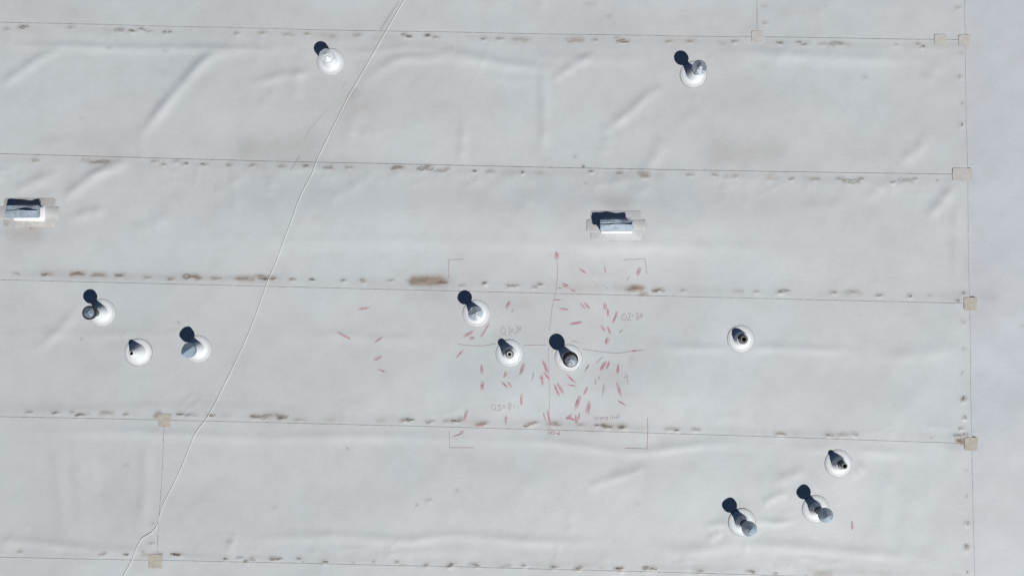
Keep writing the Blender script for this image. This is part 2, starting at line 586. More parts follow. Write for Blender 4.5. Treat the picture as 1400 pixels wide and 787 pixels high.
zm(0, 0, 3.994, [(128, 148, 60, .85, .3), (40, 158, 20, .3), (395, 150, 40, .35), (655, 166, 55, .5), (728, 170, 40, .8), (770, 157, 38, .65),
                 (820, 175, 40, .3), (912, 176, 45, .9), (1295, 185, 26, .5), (600, 264, 12, .3), (905, 280, 30, .25), (448, 646, 10, .3)])
zm(350, 0, 3.994, [(40, 178, 40, .5), (175, 190, 55, .3), (282, 185, 26, .6), (420, 200, 40, .25), (560, 192, 50, .3), (832, 200, 36, .9),
                   (812, 190, 30, .5, .3), (940, 195, 40, .95, .3), (985, 207, 30, .4, .4), (1245, 212, 26, .7), (1330, 210, 45, .45)])
zm(700, 0, 3.994, [(40, 216, 80, .3, .2), (350, 222, 90, .4, .3), (450, 222, 28, .4), (605, 226, 75, .75, .3), (575, 210, 20, .3), (855, 226, 30, .5), (970, 226, 40, .5),
                   (1215, 229, 34, .6), (1150, 238, 30, .2), (530, 90, 30, .12, .15), (430, 20, 60, .1, .15), (1380, 35, 24, .25), (1383, 128, 20, .3)])
zm(1050, 0, 3.994, [(60, 236, 40, .8), (165, 235, 20, .7), (200, 246, 50, .55), (290, 245, 50, .3), (390, 243, 120, .5, .25), (820, 242, 20, .6),
                    (843, 256, 20, .85), (700, 248, 20, .3), (1035, 45, 30, .3), (1050, 420, 26, .45), (1058, 565, 12, .5), (1060, 683, 16, .8), (530, 425, 26, .35), (1050, 290, 30, .25)])
zm(0, 197, 3.994, [(200, 88, 36, .5), (470, 85, 40, .2, .3), (540, 99, 130, .55, .35), (850, 92, 36, .4), (965, 95, 40, .5), (1010, 106, 28, .8), (895, 108, 20, .5),
                   (1120, 112, 40, .75), (1255, 115, 40, .5), (1385, 115, 36, .5)])
zm(350, 197, 3.994, [(145, 122, 36, .3, .3), (275, 120, 32, .75), (392, 132, 44, .6), (410, 123, 14, .7), (510, 128, 40, .5), (780, 131, 80, .65, .3), (920, 136, 90, .8, .4), (945, 122, 30, .6, .3),
                     (1015, 147, 60, .5, .25), (1045, 135, 20, .5), (1195, 146, 34, .85), (1280, 154, 44, .4, .3)])
zm(700, 197, 3.994, [(62, 155, 22, .85), (150, 158, 36, .25), (390, 122, 10, .95), (343, 72, 8, .7), (430, 150, 24, .85), (585, 160, 34, .5), (725, 176, 50, .4, .4),
                     (715, 158, 60, .25, .3), (975, 165, 34, .5), (1105, 168, 30, .75), (1220, 175, 20, .3), (402, 214, 10, .5)])
zm(1050, 197, 3.994, [(130, 190, 26, .6), (250, 192, 50, .4, .3), (395, 190, 40, .55, .3), (450, 206, 100, .55, .3), (505, 192, 40, .55, .3), (680, 207, 20, .9), (750, 201, 90, .35, .3),
                      (800, 191, 26, .5), (922, 198, 10, .8), (30, 185, 60, .15, .2)])
zm(0, 197, 3.994, [(90, 706, 34, .5, .2), (262, 710, 56, .65, .3), (425, 708, 80, .6, .75), (540, 713, 80, .5, .6), (655, 715, 56, .8, .3), (810, 728, 40, .4, .3), (935, 737, 40, .5, .3),
                   (1045, 722, 90, .7, .8), (1090, 735, 24, .5, .4), (1180, 732, 50, .6), (1300, 735, 20, .6), (1345, 733, 90, .5, .75)])
zm(350, 197, 3.994, [(20, 718, 40, .5, .4), (65, 730, 80, .85, .5), (100, 735, 18, .9), (203, 738, 36, .7, .3), (310, 740, 32, .9), (480, 743, 28, .8), (578, 738, 30, .7), (592, 750, 24, .4), (735, 744, 34, .5),
                     (930, 745, 200, .35, 1.3), (900, 748, 120, .3, 1.0), (1010, 752, 56, .75, .5), (1038, 755, 14, .95), (1130, 768, 30, .25), (1248, 758, 16, .75)])
zm(600, 340, 9.836, [(960, 495, 80, .8, .3), (1050, 492, 60, .4, .2), (612, 462, 40, .6), (310, 495, 40, .3), (1290, 518, 60, .6), (1360, 480, 70, .8, .3)])
zm(700, 394, 3.994, [(800, 10, 60, .85, .5), (672, 4, 90, .55, .7), (680, -8, 70, .4, .5), (935, 12, 20, .4), (1230, 15, 60, .25, .2), (1335, 18, 30, .4), (720, 35, 40, .3, .3)])
zm(1050, 394, 3.994, [(60, 20, 30, .7), (85, 15, 60, .6, .3), (355, 20, 34, .5), (465, 22, 80, .3, .3), (605, 36, 44, .55), (770, 41, 20, .95), (880, 38, 14, .4), (1035, 70, 16, .8, .3), (1067, 28, 18, .9, .2),
                      (1067, 187, 18, .55), (1068, 330, 14, .8), (1060, 462, 14, .75), (1072, 597, 28, .95, .3), (1066, 610, 20, .6, .3), (1075, 705, 18, .9), (1055, 765, 30, .5), (1388, 203, 8, .6)])
zm(0, 394, 3.994, [(160, 673, 36, .6), (312, 676, 46, .85), (435, 687, 56, .85, .2), (395, 675, 20, .4), (480, 684, 14, .4), (585, 680, 80, .4, .45), (690, 685, 26, .5), (870, 678, 18, .6, .4), (855, 702, 18, .6, .4),
                   (862, 690, 30, .3, .5), (985, 685, 40, .9), (1045, 688, 64, .55, .2), (1160, 691, 50, .8), (1385, 695, 36, .9, .3), (445, 274, 8, .9), (977, 184, 14, .5), (1240, 692, 40, .15)])
zm(350, 394, 3.994, [(20, 697, 70, .75), (95, 694, 120, .55, .4), (145, 705, 50, .95, .3), (240, 715, 60, .3), (400, 720, 40, .2), (830, 715, 60, .85), (800, 722, 30, .4), (950, 728, 46, .65), (1090, 720, 70, .8),
                     (1040, 722, 30, .3), (1120, 712, 20, .5), (1230, 738, 60, .5), (1250, 735, 40, .3, .3), (680, 722, 40, .2)])
zm(700, 394, 3.994, [(90, 745, 40, .85), (120, 735, 50, .5, .2), (225, 740, 80, .65), (380, 746, 50, .3), (465, 746, 18, .8), (500, 745, 30, .85), (520, 752, 44, .9, .4), (605, 754, 44, .9, .3), (560, 752, 120, .1, .4), (860, 765, 60, .3), (900, 772, 28, .95), (1000, 768, 50, .45), (650, 385, 18, .15)])
zm(1050, 590, 3.994, [(70, 10, 70, .6), (335, 18, 40, .85, .2), (400, 14, 60, .4, .2), (470, 12, 50, .7), (890, 33, 10, .8), (1030, 18, 36, .9), (1045, 48, 26, .85), (1060, 58, 40, .5, .5), (1075, 15, 30, .7, .3), (1050, 40, 50, .2, .6),
                      (1085, 348, 10, .95), (1087, 498, 26, .9), (1080, 622, 26, .8, .3), (1082, 640, 20, .3, .4), (1085, 762, 10, .85), (1085, 210, 10, .3), (300, 776, 110, .25, .4), (40, 772, 20, .6), (205, 782, 14, .6)])
zm(0, 590, 3.994, [(110, 652, 18, .5, .2), (560, 666, 34, .4), (578, 660, 16, .5), (692, 665, 30, .95), (785, 648, 10, .6), (800, 668, 30, .3), (865, 662, 40, .5, .2), (955, 666, 36, .85), (985, 668, 50, .95, .2), (1237, 692, 28, .9), (1310, 683, 30, .45), (1350, 704, 24, .8), (1378, 692, 30, .8),
                   (838, 500, 14, .6), (830, 605, 30, .35), (1255, 598, 40, .25), (685, 180, 30, .2)])
zm(350, 590, 3.994, [(95, 690, 36, .9, .3), (120, 693, 40, .85, .3), (235, 690, 24, .8), (255, 704, 14, .4), (375, 708, 28, .9), (530, 713, 14, .4), (640, 705, 10, .5), (770, 706, 22, .5), (805, 720, 34, .25), (932, 726, 30, .7), (1055, 730, 24, .85),
                     (1078, 724, 34, .9, .2), (1185, 722, 50, .45), (1205, 731, 34, .6), (1360, 730, 70, .35), (500, 90, 6, .5), (945, 370, 24, .3), (880, 395, 10, .6), (1098, 316, 8, .5), (100, 412, 24, .2)])
zm(700, 590, 3.994, [(65, 727, 24, .6), (228, 732, 44, .7), (355, 746, 32, .8), (380, 738, 24, .5), (490, 742, 30, .2), (570, 742, 36, .9), (600, 743, 36, .95), (590, 756, 24, .5), (735, 742, 46, .8, .3), (772, 748, 30, .95), (1030, 760, 30, .5), (1300, 758, 40, .6), (1318, 768, 16, .8), (682, 392, 24, .15)])

STROKES = []   # stain strokes: polyline px, width px, darkness, brown, pink
mk_rng = random.Random(3)
for mx, my, L, dk, br in MARKS:
    dk = dk ** 1.45
    br = br * 1.35 + 0.05
    on_side = mx > 1295 and not (mx < 1318 and abs(my - 605) < 18)
    n = 1 if L < 5 else (2 if L < 12 else 3)
    for k in range(n):
        l = L * mk_rng.uniform(0.25, 0.65) if n > 1 else L * 0.8
        cx = mx + (mk_rng.uniform(-0.42, 0.42) * L if n > 1 else 0)
        cy = my + mk_rng.uniform(-1.1, 1.1) * (1 if L > 5 else 0.2)
        sag = mk_rng.choice((-1, -1, 1)) * mk_rng.uniform(0.05, 0.30) * l
        til = mk_rng.uniform(-0.28, 0.28) * l
        pts = []
        for t in (-1, -0.5, 0, 0.5, 1):
            pts.append((cx + t * l / 2, cy + til * t / 2 - sag * (1 - t * t) + mk_rng.uniform(-.35, .35)))
        if on_side:
            pts = [(cx + (b - cy), cy + (a - cx)) for a, b in pts]
        STROKES.append((pts, mk_rng.uniform(0.30, 0.62) + 0.008 * L, dk * mk_rng.uniform(0.65, 1.0) * 1.3, 0, 0))
    if br > 0.15 or L > 8:
        STROKES.append(([(mx - L * .35, my), (mx + L * .35, my + mk_rng.uniform(-.6, .6))], 1.9 + 0.05 * L, 0, 0.42 * br + 0.12, 0))
    if dk > 0.16 and L > 4:
        p = P(mx + mk_rng.uniform(-1, 1), my + mk_rng.uniform(0.5, 2.2))
        sx = M_PX * (1.8 + min(L, 18) * 0.15)
        BUMPS.append((p.x, p.y, sx, M_PX * mk_rng.uniform(1.6, 2.3), 0.0045 + 0.004 * dk))
# thin film of dust held along the fastener rows
for s_, off in ((1, 9), (2, 9), (3, -9), (4, -9), (5, -9)):
    xx = -20.0
    while xx < 1300:
        ln = mk_rng.uniform(25, 90)
        a_ = (1275 if s_ == 1 else 1310)
        y0_ = {1: 31.0, 2: 210.5, 3: 382.3, 4: 569.0, 5: 761.0}[s_]
        sl_ = {1: 23.3 / 1275, 2: 27.8 / 1300, 3: 32 / 1310, 4: 36.5 / 1310, 5: 26 / 1050}[s_]
        yy_ = lambda q: y0_ + sl_ * q + off + mk_rng.uniform(-2, 2)
        STROKES.append(([(xx, yy_(xx)), (xx + ln, yy_(xx + ln))], mk_rng.uniform(2.5, 5), 0, mk_rng.uniform(0.03, 0.16), 0))
        xx += ln * mk_rng.uniform(0.7, 1.6)
# broad weathering patches and scuffs
for (a, b, wdt, br) in [((340, 205), (420, 200), 15, .27), ((985, 210), (1060, 205), 17, .24), ((20, 318), (50, 318), 11, .36), ((495, 100), (530, 30), 8, .10),
                        ((575, 384), (610, 382), 7, .30), ((560, 405), (600, 402), 7, .12), ((640, 150), (480, 150), 16, .06), ((120, 20), (40, 10), 16, .08),
                        ((30, 275), (60, 262), 8, .12), ((838, 280), (850, 284), 9, .26), ((700, 235), (900, 240), 5, .10), ((150, 470), (250, 465), 6, .07),
                        ((720, 415), (610, 412), 7, .12), ((0, 30), (500, 40), 12, .05), ((610, 575), (880, 585), 6, .10), ((1000, 60), (700, 55), 7, .08),
                        ((840, 645), (880, 640), 4, .13), ((650, 630), (690, 640), 12, .07), ((60, 375), (380, 382), 5, .16), ((380, 220), (540, 226), 5, .12),
                        ((530, 30), (560, 0), 8, .08), ((487, 150), (498, 145), 4, .14), ((120, 490), (30, 440), 16, .05), ((300, 10), (420, 15), 12, .06),
                        ((1010, 715), (988, 712), 3, .18), ((1300, 610), (1318, 606), 5, .25), ((38, 305), (46, 309), 5, .25), ((400, 560), (30, 556), 5, .08)]:
    STROKES.append(([a, b], wdt, 0, br, 0))
STROKES += [([(0, 500), (300, 480)], 62, 0, .07, 0), ([(0, 680), (250, 690)], 52, 0, .07, 0), ([(60, 20), (400, 110)], 52, 0, .05, 0), ([(900, 130), (1150, 190)], 46, 0, .05, 0),
            ([(60, 200), (330, 205)], 20, 0, .06, 0), ([(300, 120), (480, 170)], 30, 0, .05, 0), ([(620, 430), (740, 440)], 26, 0, .05, 0)]
STROKES += [([(474, 112), (466, 123)], 0.7, .14, .05, 0), ([(448, 150), (428, 172), (417, 190)], 0.6, .2, .05, 0), ([(545, 3), (530, 25), (520, 42)], 1.0, .28, .05, 0),
            ([(410, 213), (398, 232)], 0.6, .4, 0, 0), ([(487, 122), (470, 150), (452, 185)], 1.3, .10, .05, 0),
            ([(19, 306), (32, 308)], .8, .5, .2, 0), ([(41, 311), (52, 309)], .8, .6, .2, 0), ([(834, 329), (842, 328.5)], .9, .35, .1, 0), ([(866, 328), (870, 328)], .7, .4, .1, 0)]
# pink dust round the test square
prng = random.Random(5)
for k in range(46):
    x0 = prng.choice((prng.gauss(690, 40), prng.gauss(790, 45), prng.gauss(815, 35)))
    y0 = prng.uniform(360, 590)
    STROKES.append(([(x0 - 6, y0), (x0 + 6, y0 + prng.uniform(-5, 5))], prng.uniform(5, 10), 0, 0, prng.uniform(.02, .07)))
_ST = [(dense(PA(p), 0.02 if wd < 3 else 0.2), wd * M_PX, dk, br, pk) for p, wd, dk, br, pk in STROKES]


def stains(x, y):
    out = np.zeros((len(x), 4))
    out[:, 3] = 1
    for d, s, dk, br, pk in _ST:
        lo = d.min(0) - 2.6 * s
        hi = d.max(0) + 2.6 * s
        idx = np.nonzero((x > lo[0]) & (x < hi[0]) & (y > lo[1]) & (y < hi[1]))[0]
        if len(idx) == 0:
            continue
        px, py = x[idx], y[idx]
        best = np.full(len(idx), 1e9)
        for i in range(len(d) - 1):
            ax, ay = d[i]
            ex, ey = d[i + 1] - d[i]
            t = np.clip(((px - ax) * ex + (py - ay) * ey) / (ex * ex + ey * ey + 1e-12), 0, 1)
            best = np.minimum(best, (px - ax - t * ex) ** 2 + (py - ay - t * ey) ** 2)
        g = np.exp(-best / (2 * s * s))
        if dk:
            out[idx, 0] = np.maximum(out[idx, 0], dk * g)
        if br:
            out[idx, 1] = np.minimum(1, out[idx, 1] + br * g)
        if pk:
            out[idx, 2] = np.minimum(.5, out[idx, 2] + pk * g)
    return out


# ------------------------------------------------------------------ roof: board below, membrane sheets, seams
XL, XR = -24.0, 24.0
v, f = [], []
bm = bmesh.new()
bmesh.ops.create_cube(bm, size=1)
for q in bm.verts:
    q.co = Vector((q.co.x * 48.0, q.co.y * 16.0 - 0.4, q.co.z * 0.3 - 0.22))
me = bpy.data.meshes.new('roof')
bm.to_mesh(me)
bm.free()
roof = link('roof', me, M_deck)
roof['kind'] = 'structure'
roof['label'] = 'flat roof covered with aged white membrane sheets'


def cross(s, L, bent=True):
    """plan point where seam s meets line L"""
    y = SEAM[s][0][1]
    for _ in range(12):
        x = line_x(L, y)
        y = line_y(s, x, bent)
    return np.array([x, y])


def axis_steps(length, fine_a, fine_b, fine, coarse):
    """parameter values 0..1, fine near start (length fine_a) and end (fine_b)"""
    t = [0.0]
    while t[-1] < length - 1e-6:
        s = fine if (t[-1] < fine_a or length - t[-1] < fine_b) else coarse
        t.append(min(length, t[-1] + s))
    if length - t[-2] < 0.4 * fine:
        t.pop(-2)
    return np.array(t) / length


def sheet(tl, tr, bl, br, z, mat, us, vs, su=None):
    tl, tr, bl, br = (np.array(q, float) for q in (tl, tr, bl, br))
    U, V = np.meshgrid(us, vs)
    U = U.ravel()[:, None]
    V = V.ravel()[:, None]
    p = (tl * (1 - U) + tr * U) * (1 - V) + (bl * (1 - U) + br * U) * V
    x, y = p[:, 0], p[:, 1]
    if su is not None:
        y = y + (1 - V[:, 0]) * bow(su, x) + V[:, 0] * bow(su + 1, x)
    h = relief(x, y)
    nu, nv = len(us), len(vs)
    co = np.column_stack([x, y, h + z]).astype(np.float32)
    i = np.arange(nu * nv).reshape(nv, nu)
    quads = np.stack([i[1:, :-1], i[1:, 1:], i[:-1, 1:], i[:-1, :-1]], -1).reshape(-1, 4).astype(np.int32)
    me = bpy.data.meshes.new('membrane_sheet')
    me.vertices.add(nu * nv)
    me.vertices.foreach_set('co', co.ravel())
    nq = len(quads)
    me.loops.add(nq * 4)
    me.loops.foreach_set('vertex_index', quads.ravel())
    me.polygons.add(nq)
    me.polygons.foreach_set('loop_start', np.arange(0, nq * 4, 4, dtype=np.int32))
    me.polygons.foreach_set('use_smooth', np.ones(nq, dtype=bool))
    me.update(calc_edges=True)
    at = me.attributes.new('stain', 'FLOAT_COLOR', 'POINT')
    at.data.foreach_set('color', stains(x, y).astype(np.float32).ravel())
    return link('membrane_sheet', me, mat, roof)


LEFTL = np.array([[XL, -20.0], [XL, 20.0]])
LAP = 0.12
FX0, FX1 = -8.35, 8.35      # plan range in view, plus a margin


def u_params(x0, x1, fine=0.0108):
    xs = [x0]
    while xs[-1] < x1 - 1e-6:
        s = fine if FX0 - 0.02 <= xs[-1] < FX1 else 0.35
        if xs[-1] < FX0 and xs[-1] + s > FX0:
            s = max(FX0 - xs[-1], 0.01)
        xs.append(min(x1, xs[-1] + s))
    return (np.array(xs) - x0) / (x1 - x0)


# which seams a band overlaps (its own edge shows): upper edge of 1,2; lower edge of 2,3,4
for b in range(-2, 8):
    up_top = b in (1, 2)                 # band lies over the neighbour above
    lo_top = b in (2, 3, 4)
    ext_u = np.array([0, 0.0 if (up_top or b < 1) else LAP])
    ext_l = np.array([0, 0.0 if (lo_top or b > 4) else -LAP])
    if b < 0 or b > 5:
        ext_u = np.array([0, 0.0]); ext_l = np.array([0, 0.0])
    if b == 0:
        ext_u = np.array([0, 0.0]); ext_l = np.array([0, -LAP])
    if b == 5:
        ext_u = np.array([0, LAP]); ext_l = np.array([0, 0.0])
    su, slw = b, b + 1
    detail = 0 <= b <= 5
    length = abs(SEAM[su][0][1] - SEAM[slw][0][1])
    if detail:
        fa = 0.34 if (up_top or b == 5) else 0.0
        fb = 0.34 if (lo_top or b == 0) else 0.0
        vs = axis_steps(length, fa, fb, 0.0085, 0.027)
        if b in (0, 5):
            vs = axis_steps(length, 0.55 if b == 5 else 0, 0.75 if b == 0 else 0, 0.014, 0.06)
    else:
        vs = np.linspace(0, 1, 9)
    cuts = [LEFTL, RSEAM]
    if b == 4:
        cuts = [LEFTL, LSEAM, RSEAM]
    if b == 0:
        cuts = [LEFTL, TSEAM, RSEAM]
    for k in range(len(cuts) - 1):
        A, B = cuts[k], cuts[k + 1]
        tl, tr, bl, br = cross(su, A, False) + ext_u, cross(su, B, False) + ext_u, cross(slw, A, False) + ext_l, cross(slw, B, False) + ext_l
        z = LAYER[b]
        if len(cuts) == 3 and k == 0:
            z += 0.0015
        if len(cuts) == 3 and k == 1:       # lies under its left neighbour
            tl, bl = tl - np.array([LAP, 0]), bl - np.array([LAP, 0])
        us = u_params(tl[0], tr[0]) if detail else np.linspace(0, 1, 40)
        sheet(tl, tr, bl, br, z, M_memb, us, vs, su)
# tall sheet along the right side, under the ends of the rolls
top, bot = cross(-2, RSEAM), cross(8, RSEAM)
us = axis_steps(XR - top[0], 1.6, 0, 0.02, 0.5)
vs = []
yy = top[1]
while yy > bot[1]:
    vs.append(yy)
    yy -= 0.022 if -5.4 < yy < 5.4 else 0.3
vs = (top[1] - np.array(vs + [bot[1]])) / (top[1] - bot[1])
ex = np.array([-LAP, 0])
sheet(top + ex, (XR, top[1]), bot + ex, (XR, bot[1]), -0.009, M_memb_e, us, vs)


def ribbon(pts, width, lift, smooth_step=0.02, jitter=0.0, zfun=None, taper=False):
    """strip lying on the membrane along plan points"""
    d = dense(pts, smooth_step) if len(pts) > 2 else dense(pts, smooth_step)
    n = len(d)
    t = np.gradient(d, axis=0)
    t /= np.linalg.norm(t, axis=1)[:, None] + 1e-9
    nrm = np.column_stack([-t[:, 1], t[:, 0]])
    wv = np.full(n, width / 2)
    if jitter:
        wv = wv * (1 + jitter * (nrs.rand(n) - 0.5) * 2)
    if taper:
        s = np.linspace(0, 1, n)
        wv = wv * np.clip(0.35 + np.minimum(s, 1 - s) * 4, 0.35, 1)
    a = d + nrm * wv[:, None]
    b = d - nrm * wv[:, None]
    allp = np.vstack([a, b])
    hz = relief(allp[:, 0], allp[:, 1])
    lz = np.array([max(layer_z(q[0] - e, q[1] + e2) for e, e2 in ((0, 0), (0.02, 0), (0, 0.02), (0, -0.02))) for q in allp]) if zfun is None else np.full(len(allp), zfun)
    v = [(allp[i, 0], allp[i, 1], hz[i] + lz[i] + lift) for i in range(2 * n)]
    f = [(i, n + i, n + i + 1, i + 1) for i in range(n - 1)]
    # strips are wound to face up
    return v, f


def merge(parts):
    v, f, m = [], [], []
    for (pv, pf), mi in parts:
        o = len(v)
        v += pv
        f += [tuple(i + o for i in q) for q in pf]
        m += [mi] * len(pf)
    return v, f, m


def up_fix(v, f):
    out = []
    for q in f:
        a, b, c = (Vector(v[i]) for i in q[:3])
        if (b - a).cross(c - a).z < 0:
            q = tuple(reversed(q))
        out.append(q)
    return out


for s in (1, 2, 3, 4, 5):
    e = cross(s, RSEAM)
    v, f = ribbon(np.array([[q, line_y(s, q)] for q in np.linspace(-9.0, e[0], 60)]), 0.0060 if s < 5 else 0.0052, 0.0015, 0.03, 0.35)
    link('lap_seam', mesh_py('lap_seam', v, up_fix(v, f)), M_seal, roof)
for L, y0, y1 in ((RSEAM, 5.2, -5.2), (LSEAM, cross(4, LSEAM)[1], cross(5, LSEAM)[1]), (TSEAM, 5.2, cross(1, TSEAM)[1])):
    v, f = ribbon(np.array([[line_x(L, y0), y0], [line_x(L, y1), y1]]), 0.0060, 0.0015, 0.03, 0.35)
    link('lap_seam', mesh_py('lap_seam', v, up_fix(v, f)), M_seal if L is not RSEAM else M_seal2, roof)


# ------------------------------------------------------------------ patches over the seam junctions
def round_rect(w, h, r, n=4):
    pts = []
    for cx, cy, a0 in ((w / 2 - r, h / 2 - r, 0), (-w / 2 + r, h / 2 - r, 90), (-w / 2 + r, -h / 2 + r, 180), (w / 2 - r, -h / 2 + r, 270)):
        for k in range(n + 1):
            a = math.radians(a0 + 90 * k / n)
            pts.append((cx + r * math.cos(a), cy + r * math.sin(a)))
    return pts


def plate(outline, z0, z1, chamfer=0.003):
    n = len(outline)
    c = (sum(p[0] for p in outline) / n, sum(p[1] for p in outline) / n)
    v = [(x, y, z0) for x, y in outline] + [(x, y, z1 - chamfer * .5) for x, y in outline]
    ins = []
    for x, y in outline:
        d = math.hypot(x - c[0], y - c[1])
        k = (d - chamfer) / d
        ins.append((c[0] + (x - c[0]) * k, c[1] + (y - c[1]) * k, z1))
    v += ins
    f = []
    for k in range(n):
        k2 = (k + 1) % n
        f.append((k, k2, n + k2, n + k))
        f.append((n + k, n + k2, 2 * n + k2, 2 * n + k))
    f.append(tuple(2 * n + k for k in range(n)))
    return v, f


def outline_strip(outline, w, z):
    """sealant line running round a plate"""
    n = len(outline)
    c = (sum(p[0] for p in outline) / n, sum(p[1] for p in outline) / n)
    v, f = [], []
    for k, (x, y) in enumerate(outline):
        d = math.hypot(x - c[0], y - c[1])
        ww = w * (0.6 + 0.8 * nrs.rand())
        for e in (-ww / 2, ww / 2):
            s = (d + e) / d
            v.append((c[0] + (x - c[0]) * s, c[1] + (y - c[1]) * s, z))
    for k in range(n):
        k2 = (k + 1) % n
        f.append((2 * k, 2 * k + 1, 2 * k2 + 1, 2 * k2))
    return v, f


for k, (px, py, ww, hh, pale) in enumerate(PATCHES):
    c = P(px, py)
    ol = round_rect(ww * M_PX, hh * M_PX, (3.2 if px > 1200 else 1.8) * M_PX)
    z = max(layer_z(c.x + a, c.y + b) for a in (-.1, 0, .1) for b in (-.1, 0, .1))
    v, f = plate(ol, -0.004, 0.0045)
    ob = link('joint_patch', mesh_py('joint_patch', v, f), M_patch_p if pale else M_patch, roof)
    ob.location = (c.x, c.y, z + rel1(c))
    ob.rotation_euler.z = math.radians(rng.uniform(-2, 1))
    v, f = outline_strip(ol, 0.006, 0.0005)
    sb = link('patch_edge', mesh_py('patch_edge', v, up_fix(v, f)), M_seal2 if pale else M_seal, ob)


# ------------------------------------------------------------------ chalk: hail marks, test square, tallies
def zs(z):
    return {'Z1': (740, 340, 8.744), 'Z2': (600, 400, 8.744), 'Z3': (740, 400, 8.744), 'Z4': (600, 480, 8.744), 'Z5': (740, 480, 8.744),
            'Z6': (600, 540, 8.744), 'Z7': (740, 540, 8.744), 'Z8': (600, 340, 9.836), 'Z9': (350, 394, 3.994), 'ZA': (1050, 590, 3.994), 'PX': (0, 0, 1)}[z]


CH = [M_ch_red, M_ch_pale, M_ch_grey, M_ch_rust, M_ch_line]


def zp(z, pts):
    x0, y0, s = zs(z)
    return PA([(x0 + a / s, y0 + b / s) for a, b in pts])


crng = random.Random(21)


def chalk_mark(z, a, b, wd, kind='r', strength=1.0, extra=()):
    """rubbed lozenge of crayon with a few firmer strokes in it"""
    s = zs(z)[2]
    pa, pb = zp(z, [a, b])
    d = pb - pa
    pa, pb, d = pa - d * 0.05, pb + d * 0.05, d * 1.1
    L = np.linalg.norm(d)
    d /= L
    n = np.array([-d[1], d[0]])
    wm = wd / s * M_PX * 1.1
    parts = []
    main = {'r': 0, 'g': 2, 'o': 3}[kind]
    pale = 1 if kind != 'g' else 2
    if kind != 'g':
        parts.append((ribbon(np.array([pa, (pa + pb) / 2 + n * crng.uniform(-.1, .1) * wm, pb]), wm * 0.98, 0.0028, 0.03, 0.25, None, True), pale))
    ns = max(1, int(round((2 + wd / 14) * strength)))
    for k in range(ns):
        o0, o1 = crng.uniform(-.5, .5), crng.uniform(-.5, .5)
        t0, t1 = crng.uniform(0, .4), crng.uniform(.6, 1.0)
        q0 = pa + d * L * t0 + n * o0 * wm
        q1 = pa + d * L * t1 + n * o1 * wm
        parts.append((ribbon(np.array([q0, (q0 + q1) / 2 + n * crng.uniform(-.12, .12) * wm, q1]), M_PX * crng.uniform(0.45, 0.8), 0.0038, 0.03, 0.3, None, True), main))
    if kind == 'r' and wd >= 20:
        for sd in (-1, 1):
            t0, t1 = crng.uniform(0, .25), crng.uniform(.75, 1.05)
            w0, w1 = crng.uniform(.3, .55), crng.uniform(.15, .6)
            q0, q1 = pa + d * L * t0 + n * sd * w0 * wm, pa + d * L * t1 + n * sd * w1 * wm
            parts.append((ribbon(np.array([q0, (q0 + q1) / 2 + n * crng.uniform(-.1, .1) * wm, q1]), M_PX * crng.uniform(0.4, 0.65), 0.0042, 0.03, 0.3, None, True), main))
    for e in extra:
        parts.append((ribbon(zp(z, e), M_PX * 0.8, 0.0038, 0.03, 0.3), main))
    v, f, m = merge(parts)
    f = up_fix(v, f)
    return link('chalk_mark', mesh_py('chalk_mark', v, f, mats=m), CH, roof)


def chalk_lines(name, z, lines, wpx=0.9, mat=M_ch_line):
    parts = [(ribbon(zp(z, l), M_PX * wpx * 0.66, 0.0036, 0.02, 0.3), 0) for l in lines]
    v, f, m = merge(parts)
    return link(name, mesh_py(name, v, up_fix(v, f)), mat, roof)


